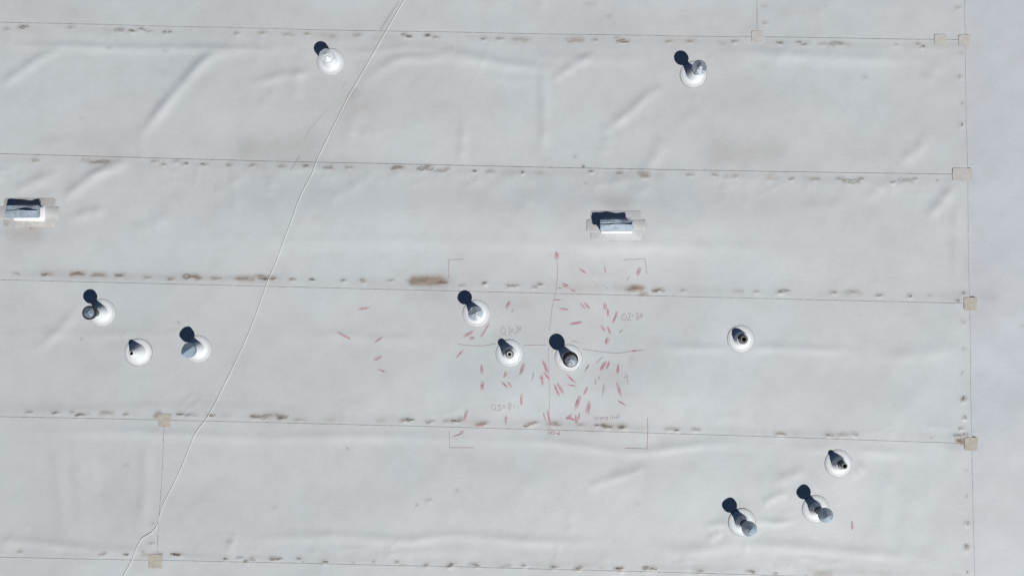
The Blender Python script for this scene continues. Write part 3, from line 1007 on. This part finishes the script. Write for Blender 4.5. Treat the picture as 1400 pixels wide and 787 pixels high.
for mkk in [
    ('Z1', (185, 40), (186, 128), 36, 'r', 1.3), ('Z1', (455, 240), (535, 293), 20), ('Z1', (752, 208), (770, 288), 15, 'r', .6), ('Z1', (1172, 230), (1155, 322), 28, 'r', .7),
    ('Z1', (250, 428), (330, 452), 46, 'o', 1.5), ('Z1', (330, 465), (415, 527), 16, 'o', 1.2), ('Z1', (195, 465), (250, 470), 10, 'o', 1),
    ('Z3', (150, 88), (238, 85), 18, 'r', .5), ('Z3', (225, 188), (322, 206), 20), ('Z3', (472, 125), (527, 195), 12), ('Z3', (518, 118), (578, 195), 20),
    ('Z3', (765, 122), (766, 205), 34, 'r', .5), ('Z3', (800, 190), (800, 280), 20), ('Z3', (908, 232), (858, 365), 24), ('Z3', (345, 378), (480, 352), 24),
    ('Z3', (718, 392), (762, 458), 22, 'r', .5), ('Z3', (795, 405), (828, 492), 22, 'r', .8), ('Z3', (988, 428), (925, 492), 14, 'g', .5), ('Z3', (800, 540), (775, 618), 30, 'r', 1.2),
    ('Z3', (318, 575), (465, 592), 12, 'g', .6), ('Z3', (1072, 698), (1145, 690), 18),
    ('Z2', (855, 105), (805, 180), 28), ('Z2', (897, 195), (862, 235), 14, 'g', .8), ('Z2', (298, 522), (412, 468), 28), ('Z2', (368, 548), (432, 535), 26, 'r', .8),
    ('Z2', (598, 375), (502, 520), 18), ('Z2', (288, 688), (213, 772), 18, 'r', 1.2),
    ('Z4', (518, 165), (511, 264), 24), ('Z4', (525, 358), (513, 470), 24, 'r', 1, ([(497, 405), (542, 400)],)), ('Z4', (755, 368), (825, 438), 22, 'r', 1.3), ('Z4', (828, 362), (872, 432), 20),
    ('Z4', (1020, 148), (973, 280), 26), ('Z4', (1142, 238), (1103, 348), 20, 'g', .7), ('Z4', (1248, 115), (1302, 255), 30, 'r', 1.3), ('Z4', (1258, 250), (1322, 340), 24, 'r', 1.2),
    ('Z4', (1225, 285), (1240, 400), 24, 'r', 1, ([(1205, 322), (1262, 322)],)), ('Z4', (986, 515), (989, 642), 24, 'r', .6), ('Z4', (805, 250), (785, 310), 22, 'r', .2),
    ('Z5', (303, 278), (410, 382), 22, 'r', 1.2), ('Z5', (318, 402), (418, 418), 14), ('Z5', (150, 388), (212, 528), 24, 'r', .8), ('Z5', (195, 382), (262, 502), 26, 'r', 1.2),
    ('Z5', (598, 122), (518, 245), 18, 'g', 1), ('Z5', (730, 62), (648, 155), 16, 'g', 1), ('Z5', (772, 120), (708, 228), 30, 'r', 1), ('Z5', (818, 128), (778, 214), 24, 'r', 1),
    ('Z5', (926, 158), (910, 260), 22, 'r', 1), ('Z5', (692, 292), (678, 352), 12, 'g', .8), ('Z5', (658, 322), (645, 408), 8, 'g', 1), ('Z5', (762, 362), (724, 548), 20, 'g', .8),
    ('Z5', (552, 422), (510, 518), 20, 'r', .3), ('Z5', (462, 538), (408, 688), 32, 'r', 1.4), ('Z5', (576, 606), (545, 736), 32, 'r', 1.1), ('Z5', (910, 376), (952, 534), 28, 'r', .9),
    ('Z5', (918, 588), (1014, 653), 18, 'r', 1.5), ('Z5', (1018, 262), (1034, 395), 8, 'g', .8, ([(985, 318), (1000, 305), (1040, 300)],)),
    ('Z6', (330, 185), (303, 312), 24, 'r', 1.2, ([(345, 180), (330, 250)],)), ('Z6', (443, 366), (565, 350), 20), ('Z6', (808, 235), (798, 345), 18, 'r', .9, ([(780, 282), (805, 262), (832, 272)],)),
    ('Z6', (172, 496), (285, 455), 14), ('Z6', (255, 442), (302, 430), 10), ('Z6', (1252, 212), (1282, 325), 18, 'r', .5), ('Z6', (1298, 178), (1328, 335), 24, 'r', .6),
    ('Z7', (300, 285), (365, 235), 26, 'r', 1.2), ('Z7', (310, 270), (405, 298), 20), ('Z7', (457, 212), (445, 305), 14), ('Z7', (415, 238), (428, 335), 20, 'r', 1.2),
    ('Z9', (563, 113), (620, 108), 12, 'r', 1.2), ('Z9', (448, 240), (514, 277), 11), ('Z9', (692, 266), (648, 299), 10), ('Z9', (643, 391), (688, 371), 14), ('Z9', (668, 442), (714, 457), 8),
    ('ZA', (460, 488), (461, 533), 13, 'r', .8),
]:
    chalk_mark(*mkk)
for ln in [[(595, 380), (640, 400), (655, 432)], [(745, 428), (770, 470), (800, 470)], [(1025, 382), (1040, 352), (1060, 332)], [(1212, 572), (1230, 532), (1272, 520)]]:
    chalk_lines('chalk_tick', 'Z1', [ln], 0.8, M_ch_grey)
chalk_lines('chalk_tick', 'Z6', [[(200, 508), (210, 528), (228, 538)]], 0.8, M_ch_grey)
chalk_lines('chalk_scrawl', 'Z7', [[(90, 430), (84, 472)], [(82, 452), (112, 450), (118, 432), (116, 470)], [(135, 432), (125, 458), (150, 468), (160, 440), (135, 432)], [(170, 448), (225, 470)], [(225, 440), (195, 466), (232, 470)]], 0.9, M_ch_red)
# corners and cross of the test square
chalk_lines('chalk_corner', 'Z8', [[(135, 390), (134, 152)], [(134, 152), (240, 146), (345, 142)]], 0.95)
chalk_lines('chalk_corner', 'Z1', [[(980, 134), (1110, 128), (1240, 125)], [(1240, 125), (1250, 210), (1262, 308)]], 0.95)
chalk_lines('chalk_corner', 'Z6', [[(127, 432), (130, 625)], [(130, 625), (420, 626)]], 0.95)
chalk_lines('chalk_corner', 'Z7', [[(1268, 268), (1272, 430), (1265, 640)], [(1265, 640), (1000, 630)]], 0.95)
chalk_lines('chalk_line', 'PX', [[(761, 354), (762.3, 370), (761, 391), (760, 400)]], 0.85)
chalk_lines('chalk_line', 'PX', [[(760, 400), (755, 420), (752.5, 440), (751, 452)], [(750.5, 474), (750.2, 500), (751, 540), (751, 590)]], 0.5)
chalk_lines('chalk_line', 'Z2', [[(225, 612), (360, 630), (540, 632), (680, 610)], [(1010, 630), (1150, 625), (1290, 622)]], 0.8)
chalk_lines('chalk_line', 'Z3', [[(490, 672), (600, 690), (800, 715), (950, 718), (1080, 700), (1220, 682)]], 0.8)
TXT = 0.72
chalk_lines('chalk_lettering', 'Z2', [[(770, 400), (745, 440), (752, 482), (785, 488), (800, 450), (772, 402)], [(782, 478), (795, 500), (812, 532)], [(842, 395), (848, 512)], [(858, 440), (890, 436)], [(856, 466), (892, 460)],
                                      [(915, 402), (950, 408), (930, 436), (955, 456), (915, 486)], [(962, 410), (957, 460)], [(982, 398), (982, 458)], [(955, 438), (990, 430)]], TXT)
chalk_lines('chalk_lettering', 'Z3', [[(1000, 248), (968, 280), (970, 320), (1000, 330), (1024, 290), (1003, 250)], [(988, 310), (1018, 336)], [(1040, 255), (1066, 240), (1066, 275), (1032, 328), (1078, 326)], [(1084, 268), (1112, 266)], [(1086, 284), (1114, 282)],
                                      [(1150, 238), (1135, 260), (1168, 295), (1150, 328), (1133, 305), (1168, 262), (1152, 238)], [(1187, 250), (1181, 306)], [(1210, 238), (1205, 306)], [(1182, 280), (1210, 274)]], TXT)
chalk_lines('chalk_lettering', 'Z4', [[(652, 628), (624, 660), (640, 696), (676, 690), (680, 650), (655, 629)], [(658, 678), (688, 706)], [(698, 642), (736, 640), (714, 664), (748, 682), (702, 712)], [(758, 650), (792, 645)], [(764, 676), (802, 668)],
                                      [(852, 614), (824, 640), (862, 668), (848, 696), (828, 680), (870, 632), (853, 614)], [(880, 654), (888, 660)], [(904, 638), (911, 688)], [(940, 644), (952, 692)]], TXT)
chalk_lines('chalk_lettering', 'Z7', [[(645, 256), (630, 278), (655, 292), (672, 270), (648, 256)], [(655, 280), (672, 297)], [(690, 252), (688, 276), (718, 275)], [(716, 252), (712, 296)], [(728, 264), (760, 262)], [(728, 278), (760, 275)],
                                      [(772, 264), (798, 258), (776, 286), (802, 290)], [(825, 238), (829, 286)], [(850, 238), (851, 286)], [(864, 266), (888, 264)], [(876, 254), (876, 276)], [(896, 244), (897, 282)], [(925, 214), (926, 282)], [(896, 263), (926, 258)]], TXT)

# ------------------------------------------------------------------ cable lying across the sheets
cpx = [(590, -62), (572, -32), (553, 0), (528, 43), (503, 87), (480, 127), (459, 168), (437, 212), (427, 238), (413, 266), (401, 300), (389, 331), (376, 364), (366, 386), (350, 430),
       (331, 476), (304, 532), (285, 569), (268, 592), (250, 635), (234, 668), (223, 690), (219, 704), (217.5, 712), (214, 720), (207, 727.5), (196, 734), (189.5, 744), (181, 765), (168, 787), (150, 815), (130, 850)]
cd = dense(PA(cpx), 0.05)
ch = relief(cd[:, 0], cd[:, 1])
CR = 0.0058
v, f = [], []
n = len(cd)
tt = np.gradient(cd, axis=0)
tt /= np.linalg.norm(tt, axis=1)[:, None]
for i in range(n):
    z = max(layer_z(cd[i, 0] + a, cd[i, 1] + b) for a in (-.02, 0, .02) for b in (-.02, 0, .02)) + ch[i] + CR + 0.001
    nx, ny = -tt[i, 1], tt[i, 0]
    for k in range(8):
        a = 2 * math.pi * k / 8
        v.append((cd[i, 0] + nx * CR * math.cos(a), cd[i, 1] + ny * CR * math.cos(a), z + CR * math.sin(a)))
for i in range(n - 1):
    for k in range(8):
        k2 = (k + 1) % 8
        f.append((i * 8 + k, i * 8 + k2, (i + 1) * 8 + k2, (i + 1) * 8 + k))
cable = link('cable', mesh_py('cable', v, f, True), M_cable)
cable['label'] = 'long thin white cable lying diagonally across the roof sheets'
cable['category'] = 'cable'


# ------------------------------------------------------------------ vent pipes
def thing(name, label, cat, px, py, group=None):
    c = P(px, py)
    o = bpy.data.objects.new(name, None)
    o.empty_display_size = 0.1
    COL.objects.link(o)
    o.location = (c.x, c.y, layer_z(c.x, c.y) + rel1(c) + 0.001)
    o['label'] = label
    o['category'] = cat
    if group:
        o['group'] = group
    return o


def part(name, vf, mat, parent, auto=40):
    me = mesh_py(name, vf[0], vf[1])
    bm = bmesh.new()
    bm.from_mesh(me)
    bmesh.ops.recalc_face_normals(bm, faces=bm.faces)
    bm.to_mesh(me)
    bm.free()
    shade_auto(me, auto)
    return link(name, me, mat, parent)


def boot_profile(r0, steps, ztop, rtop):
    """flange, then a tapering moulded cone with stepped rings"""
    pr = [(r0 + 0.062, 0.0055), (r0 + 0.034, 0.0095), (r0 + 0.012, 0.016)]
    for k in range(steps):
        t0, t1 = k / steps, (k + 1) / steps
        ra = r0 + (rtop - r0) * t0
        rb = r0 + (rtop - r0) * t1
        za = 0.022 + (ztop - 0.022) * t0
        zb = 0.022 + (ztop - 0.022) * t1
        pr += [(ra, za), (rb + (ra - rb) * 0.62, zb - 0.003), (rb + (ra - rb) * 0.52, zb)]
    pr += [(rtop, ztop), (rtop - 0.006, ztop + 0.001), (rtop - 0.007, ztop - 0.03)]
    return pr


def sealant_ring(parent, r=0.2085, w=0.006, gap=0.0, mat=None):
    v, f = [], []
    n = 64
    for k in range(n):
        a = 2 * math.pi * k / n
        ww = w * (0.2 + 0.8 * abs(math.sin(a * 1.5 + gap)) * (0.6 + .6 * nrs.rand()))
        for rr, z in ((r - 0.002, 0.0065), (r + ww, 0.0012)):
            v.append((rr * math.cos(a), rr * math.sin(a), z))
    for k in range(n):
        k2 = (k + 1) % n
        f.append((2 * k, 2 * k + 1, 2 * k2 + 1, 2 * k2))
    return part('sealant_ring', (v, f), mat or M_seal2, parent)


def cone_cap(r, z_rim, rise, band, n=36, wob=0.0, seed=0, crease=None, tiltv=(0, 0), sector=None):
    """rain cap: shallow cone with a turned down band, slightly out of true"""
    rg = random.Random(seed)
    v, f = [], []
    rings = [(1.0, -band), (1.0, 0.0), (0.985, 0.003), (0.66, None), (0.33, None), (0.04, None)]
    ph = [rg.uniform(0, 6.28) for _ in range(3)]
    for fr, dz in rings:
        for k in range(n):
            a = 2 * math.pi * k / n
            rr = r * fr * (1 + wob * (math.sin(2 * a + ph[0]) * .6 + math.sin(3 * a + ph[1]) * .4))
            x, y = rr * math.cos(a), rr * math.sin(a)
            if dz is None:
                z = rise * (1 - fr) * (1 + 0.10 * math.sin(3 * a + ph[2]))
                if crease is not None:
                    z = rise * (1 - abs(math.cos(crease) * x + math.sin(crease) * y) / r) * 0.85
            else:
                z = dz
                if crease is not None and dz >= 0:
                    z = rise * (1 - abs(math.cos(crease) * x + math.sin(crease) * y) / r) * 0.85 * (1 if fr < 1 else .9) + dz
            if sector and sector[0] <= math.degrees(a) <= sector[1]:
                z -= sector[2] * fr * (math.sin(math.pi * (math.degrees(a) - sector[0]) / (sector[1] - sector[0])) ** 2 if sector[2] > .015 else 1)
            v.append((x, y, z_rim + z + x * tiltv[0] + y * tiltv[1]))
    for i in range(len(rings) - 1):
        for k in range(n):
            k2 = (k + 1) % n
            f.append((i * n + k, i * n + k2, (i + 1) * n + k2, (i + 1) * n + k))
    v.append((0, 0, z_rim + rise * (0.97 if crease is None else .85)))
    top = len(v) - 1
    b0 = (len(rings) - 1) * n
    for k in range(n):
        f.append((b0 + k, b0 + (k + 1) % n, top))
    # underside
    v.append((0, 0, z_rim - 0.006))
    for k in range(n):
        f.append(((k + 1) % n, k, len(v) - 1))
    return v, f


def strap(a, r0, r1, z0, z1, w=0.02):
    ca, sa = math.cos(a), math.sin(a)
    v = []
    for r, z in ((r0, z0), (r0 + 0.004, z1 - 0.02), (r1, z1)):
        for e in (-w / 2, w / 2):
            for dr in (0, 0.003):
                v.append(((r + dr) * ca - e * sa, (r + dr) * sa + e * ca, z))
    f = []
    for i in range(2):
        o = i * 4
        f += [(o, o + 2, o + 6, o + 4), (o + 1, o + 5, o + 7, o + 3), (o, o + 4, o + 5, o + 1), (o + 2, o + 3, o + 7, o + 6)]
    f += [(0, 1, 3, 2), (8, 10, 11, 9)]
    return v, f


def capped_vent(key, px, py, label, cap_mat, zc=0.345, capr=0.109, rise=0.045, band=0.022, crease=None, wob=0.01, pipe_mat=None, rings=0,
                rim_mat=None, boot=(0.105, 4, 0.17, 0.062), tilt=(0, 0), sector=None, seal=None, arc=None):
    t = thing('vent_pipe', label, 'vent pipe', px, py, 'vent pipes with rain caps')
    r0, st, zt, rt = boot
    seed = int(px)
    t.rotation_euler.z = math.radians(random.Random(seed).uniform(-10, 10)) if crease is None and sector is None and arc is None else 0
    bt = part('boot', lathe(boot_profile(r0, st, zt, rt), 56), M_boot, t)
    part('flange', lathe([(0.208, -0.006), (0.208, 0.003), (0.204, 0.0055), (r0 + 0.05, 0.0063)], 56), M_flng, bt)
    sealant_ring(bt, gap=px, mat=seal)
    pr = rt - 0.009
    pp = lathe([(pr, 0.01), (pr, zc - 0.03), (pr - 0.006, zc - 0.03), (pr - 0.006, 0.05)], 32)
    part('pipe', pp, pipe_mat or M_pipe, t)
    cl = lathe([(rt + 0.0005, zt - 0.020), (rt + 0.004, zt - 0.020), (rt + 0.004, zt - 0.006), (rt + 0.0005, zt - 0.006)], 40)
    part('clamp_band', cl, M_clamp, t)
    for k in range(rings):
        z = zt + 0.03 + 0.035 * k
        part('pipe_ring', lathe([(pr - 0.001, z), (pr + 0.005, z + 0.001), (pr + 0.005, z + 0.007), (pr - 0.001, z + 0.008)], 32), M_clamp, t)
    cp = part('rain_cap', cone_cap(capr, zc, rise, band, 40, wob, seed, crease, tilt, sector), cap_mat, t, 18)
    if rim_mat is not None:
        rr = capr * 1.004
        v, f = [], []
        for k in range(40):
            a = 2 * math.pi * k / 40
            wv = 0.012 + 0.006 * abs(math.sin(a * 2.3 + px))
            if arc:
                da = abs((math.degrees(a) - arc[0] + 180) % 360 - 180) / arc[1]
                wv = max(0.003, 0.052 * (1 - da) ** 0.7 if da < 1 else 0.003) * (0.85 + 0.3 * nrs.rand())
            for q, dz in ((rr + 0.004, -band), (rr + 0.006, 0.004), (capr - wv, 0.004 + rise * wv / capr * 1.3 + 0.003)):
                v.append((q * math.cos(a), q * math.sin(a), zc + dz + tilt[0] * q * math.cos(a) + tilt[1] * q * math.sin(a)))
        for k in range(40):
            k2 = (k + 1) % 40
            for e in (0, 1):
                f.append((3 * k + e, 3 * k2 + e, 3 * k2 + e + 1, 3 * k + e + 1))
        part('cap_rim', (v, f), rim_mat, cp)
    for k in range(3):
        part('cap_strap', strap(k * 2.094 + 0.5 + seed, pr + 0.001, capr - 0.012, zc - 0.075, zc - 0.004), M_clamp, cp)
    return t


G_std = galv_mat('galvanised_cap', (0.27, 0.33, 0.38))
G_pale = galv_mat('pale_galvanised_cap', (0.44, 0.50, 0.54))
G_dark = galv_mat('dull_galvanised_cap', (0.22, 0.28, 0.345))
G_mott = galv_mat('mottled_galvanised_cap', (0.40, 0.46, 0.51), 0.6, 0.45, (0.10, 0.12, 0.15), 0.54)
G_white = galv_mat('white_coated_cap', (0.62, 0.66, 0.68), 0.55, 0.15)
G_rust = galv_mat('tar_stained_cap', (0.27, 0.31, 0.35), 0.6, 0.45, (0.06, 0.05, 0.055), 0.58, 0.8)

LAB = {'A': 'white coated vent pipe cap near the top seam, left of the cable',
       'B': 'mottled silver capped vent pipe with bare white boot at the upper right',
       'C': 'capped vent pipe with a thick black tarred rim at far left',
       'D': 'dull grey capped vent pipe with a creased cap, left of the cable',
       'E': 'pale silver capped vent pipe beside the Q1 chalk writing',
       'F': 'vent pipe with dark rusty stained cap in the middle of the red chalk marks',
       'G': 'grey cone capped vent pipe standing below the open pipe at lower right',
       'H': 'grey cone capped vent pipe, lower left of the pair at the lower right'}
pos = {k: (x, y) for k, x, y in CAPPED + OPEN + HOODS}
capped_vent('A', *pos['A'], LAB['A'], G_white, zc=0.30, capr=0.108, rise=0.05, band=0.05, wob=0.02, pipe_mat=M_pipe_w)
capped_vent('B', *pos['B'], LAB['B'], G_mott, zc=0.375, seal=M_seal)
capped_vent('C', *pos['C'], LAB['C'], G_dark, zc=0.358, capr=0.098, wob=0.03, rim_mat=M_tar)
capped_vent('D', *pos['D'], LAB['D'], G_dark, zc=0.325, crease=math.radians(-55), wob=0.035, rise=0.05)
capped_vent('E', *pos['E'], LAB['E'], G_pale, zc=0.365, sector=(40, 185, 0.014))
capped_vent('F', *pos['F'], LAB['F'], G_rust, zc=0.35, capr=0.112, pipe_mat=M_pipe_b, rim_mat=M_tar, arc=(120, 140))
capped_vent('G', *pos['G'], LAB['G'], G_std, zc=0.38, capr=0.110, rings=2, boot=(0.105, 3, 0.125, 0.07), rise=0.05, sector=(60, 220, 0.024))
capped_vent('H', *pos['H'], LAB['H'], G_std, zc=0.37, capr=0.111, rings=2, boot=(0.105, 3, 0.125, 0.07), rise=0.05, seal=M_seal, sector=(50, 200, 0.024))


def open_vent(key, px, py, label, pr, ztop, boot, mat, collar=None, hole=0.75, seal=None, ring_mat=None):
    t = thing('open_vent_pipe', label, 'vent pipe', px, py, 'open vent pipes without caps')
    r0, st, zt, rt = boot
    bt = part('boot', lathe(boot_profile(r0, st, zt, rt), 56), M_boot, t)
    part('flange', lathe([(0.208, -0.006), (0.208, 0.003), (0.204, 0.0055), (r0 + 0.05, 0.0063)], 56), M_flng, bt)
    sealant_ring(bt, gap=px, mat=seal)
    ri = pr * hole
    pv = lathe([(pr, 0.01), (pr, ztop - 0.004), (pr - 0.003, ztop), (ri + 0.003, ztop), (ri, ztop - 0.004), (ri, ztop - 0.02)], 32)
    part('pipe', pv, mat, t)
    part('bore', lathe([(ri, ztop - 0.02), (ri, 0.02), (0.001, 0.02)], 32), M_dark, t)
    if collar:
        cr, z0, z1, cm = collar
        part('collar', lathe([(pr - 0.001, z0), (cr, z0), (cr, z1 - 0.003), (cr - 0.003, z1), (pr - 0.001, z1)], 32), cm, t)
    cl = lathe([(rt + 0.0005, zt - 0.020), (rt + 0.004, zt - 0.020), (rt + 0.004, zt - 0.006), (rt + 0.0005, zt - 0.006)], 40)
    part('clamp_band', cl, M_clamp, t)
    return t


open_vent('P1', *pos['P1'], 'small open vent pipe on a tall white cone boot, left of the cable', 0.032, 0.235, (0.118, 6, 0.215, 0.038), M_pipe_w, None, 0.78, M_seal)
open_vent('P2', *pos['P2'], 'open vent pipe with pale ring round a black hole, on the chalk line', 0.043, 0.25, (0.105, 4, 0.145, 0.072), M_pipe_w, (0.061, 0.19, 0.234, M_pipe), 0.62)
open_vent('P3', *pos['P3'], 'short wide open vent pipe with rusty inside, alone right of the test square', 0.056, 0.17, (0.108, 3, 0.115, 0.082), M_pipe_b, (0.068, 0.12, 0.148, M_clamp), 0.55)
open_vent('P4', *pos['P4'], 'open grey vent pipe with black hole, uppermost of the lower right group', 0.047, 0.225, (0.108, 4, 0.125, 0.074), M_pipe, (0.060, 0.14, 0.165, M_clamp), 0.58)


# ------------------------------------------------------------------ low hooded vents
def hooded_vent(key, px, py, label, hood_px, ztop, seed, lip):
    """white wrapped curb on flange patches under a bent sheet metal hood"""
    t = thing('hooded_vent', label, 'roof vent', px, py, 'low sheet metal hooded vents')
    o = Vector(t.location)
    rg = random.Random(seed)
    x0, y0, x1, y1 = hood_px
    A = P(x0, y0, ztop) - o
    B = P(x1, y1, ztop) - o
    xa, xb, yr, yf = A.x, B.x, A.y, B.y           # rear edge yr (up in the photo), front edge yf
    # flange patches
    f1 = round_rect(70 * M_PX, 40 * M_PX, 4 * M_PX)
    f2 = round_rect(81 * M_PX, 17.5 * M_PX, 3 * M_PX)
    p1 = part('flange_patch', plate(f1, -0.004, 0.004), M_flange_d if key == 'V1' else M_flange, t)
    part('patch_edge', outline_strip(f1, 0.010, 0.0016), M_seal2, p1)
    p2 = part('flange_patch', plate(f2, 0.0, 0.0075), M_flange2, t)
    p2.location.y = -0.005
    part('patch_edge', outline_strip(f2, 0.010, 0.0048), M_seal2, p2)
    # curb wrapped in white membrane, flaring out at its foot
    cxm, cym = (xa + xb) / 2, (yr + yf) / 2
    hw, hd = (xb - xa) / 2 - 0.02, (yr - yf) / 2 - 0.012
    cz = ztop - 0.035
    lev = [(hw + 0.012, hd + 0.05, 0.009), (hw + 0.008, hd + 0.02, 0.03), (hw, hd + 0.004, 0.07), (hw - 0.004, hd, cz)]
    v, f = [], []
    nn = 12
    for (a, b, z) in lev:
        for q in round_rect(2 * a, 2 * b, 0.018, 2):
            v.append((cxm * min(1, z * 12) + q[0] + rg.uniform(-.004, .004), cym * min(1, z * 12) + q[1] + rg.uniform(-.004, .004), z))
    m = len(v) // 4
    for i in range(3):
        for k in range(m):
            k2 = (k + 1) % m
            f.append((i * m + k, i * m + k2, (i + 1) * m + k2, (i + 1) * m + k))
    f.append(tuple(3 * m + k for k in range(m)))
    part('curb', (v, f), M_wrap, t, 50)

    def sheetpanel(ys, zf, th=0.003, n=28, flr=None):
        v, f = [], []
        for s in (0, 1):
            for i in range(n + 1):
                u = i / n
                x = xa + (xb - xa) * u
                for j, yy in enumerate(ys):
                    v.append((x, yy(u) if callable(yy) else yy, zf(u, j) - s * th))
        k = len(ys)
        tot = (n + 1) * k
        for i in range(n):
            for j in range(k - 1):
                a = i * k + j
                f.append((a, a + k, a + k + 1, a + 1))
                f.append((tot + a, tot + a + 1, tot + a + k + 1, tot + a + k))
            for j in (0, k - 1):
                a = i * k + j
                f.append((a, a + k, tot + a + k, tot + a))
        for i in (0, n):
            for j in range(k - 1):
                a = i * k + j
                f.append((a, a + 1, tot + a + 1, tot + a))
        return v, f

    dep = yr - yf
    ph = rg.uniform(0, 6)
    # rear sheet: lower, its back edge wavy
    wav = lambda u: 0.010 * math.sin(u * 7.5 + 2.2 + seed) + 0.005 * math.sin(u * 15 + ph)
    rear = sheetpanel([lambda u: yr + 0.3 * wav(u), lambda u: yr - dep * 0.25, lambda u: yr - dep * 0.52],
                      lambda u, j: ztop - 0.012 + wav(u) * (1 - j * .5) + (-0.006, 0.004, -0.012)[j])
    hd1 = part('hood', rear, G_hood, t, 30)
    # front sheet: rises to a sprung lip that shades the rear sheet
    lipf = lambda u: lip(u)
    front = sheetpanel([lambda u: yr - dep * 0.42 + 0.006 * math.sin(u * 9 + seed), lambda u: yr - dep * 0.60, lambda u: yr - dep * 0.80, lambda u: yf + 0.004 * math.sin(u * 11), lambda u: yf - 0.002],
                       lambda u, j: (ztop + lipf(u), ztop + 0.004 + lipf(u) * .35 + 0.004 * math.sin(u * 10 + ph), ztop - 0.006 + 0.003 * math.sin(u * 13), ztop - 0.020, ztop - 0.050)[j])
    part('hood_lip', front, G_hood, hd1, 30)
    # closed ends
    for xx in (xa + 0.004, xb - 0.004):
        v = [(xx, yr, ztop - 0.02), (xx, yf, ztop - 0.024), (xx, yf + 0.01, ztop - 0.05), (xx, yr - 0.01, ztop - 0.05),
             (xx + 0.003, yr, ztop - 0.02), (xx + 0.003, yf, ztop - 0.024), (xx + 0.003, yf + 0.01, ztop - 0.05), (xx + 0.003, yr - 0.01, ztop - 0.05)]
        f = [(0, 1, 2, 3), (7, 6, 5, 4), (0, 4, 5, 1), (1, 5, 6, 2), (2, 6, 7, 3), (3, 7, 4, 0)]
        part('hood_end', (v, f), G_hood, hd1)
    return t


G_hood = galv_mat('bent_sheet_metal', (0.36, 0.42, 0.49), 0.68, 0.4)
hooded_vent('V1', *pos['V1'], 'sheet metal hooded vent at the left edge, dirty on its front patch', (7.5, 281, 52, 297), 0.19, 4,
            lambda u: 0.010 + 0.045 * math.exp(-((u - .68) / .22) ** 2))
hooded_vent('V2', *pos['V2'], 'sheet metal hooded vent above the chalk test square, clean front patch', (820, 301, 865.5, 316), 0.22, 9,
            lambda u: 0.006 + 0.040 * u * u + 0.008 * math.sin(u * 6))
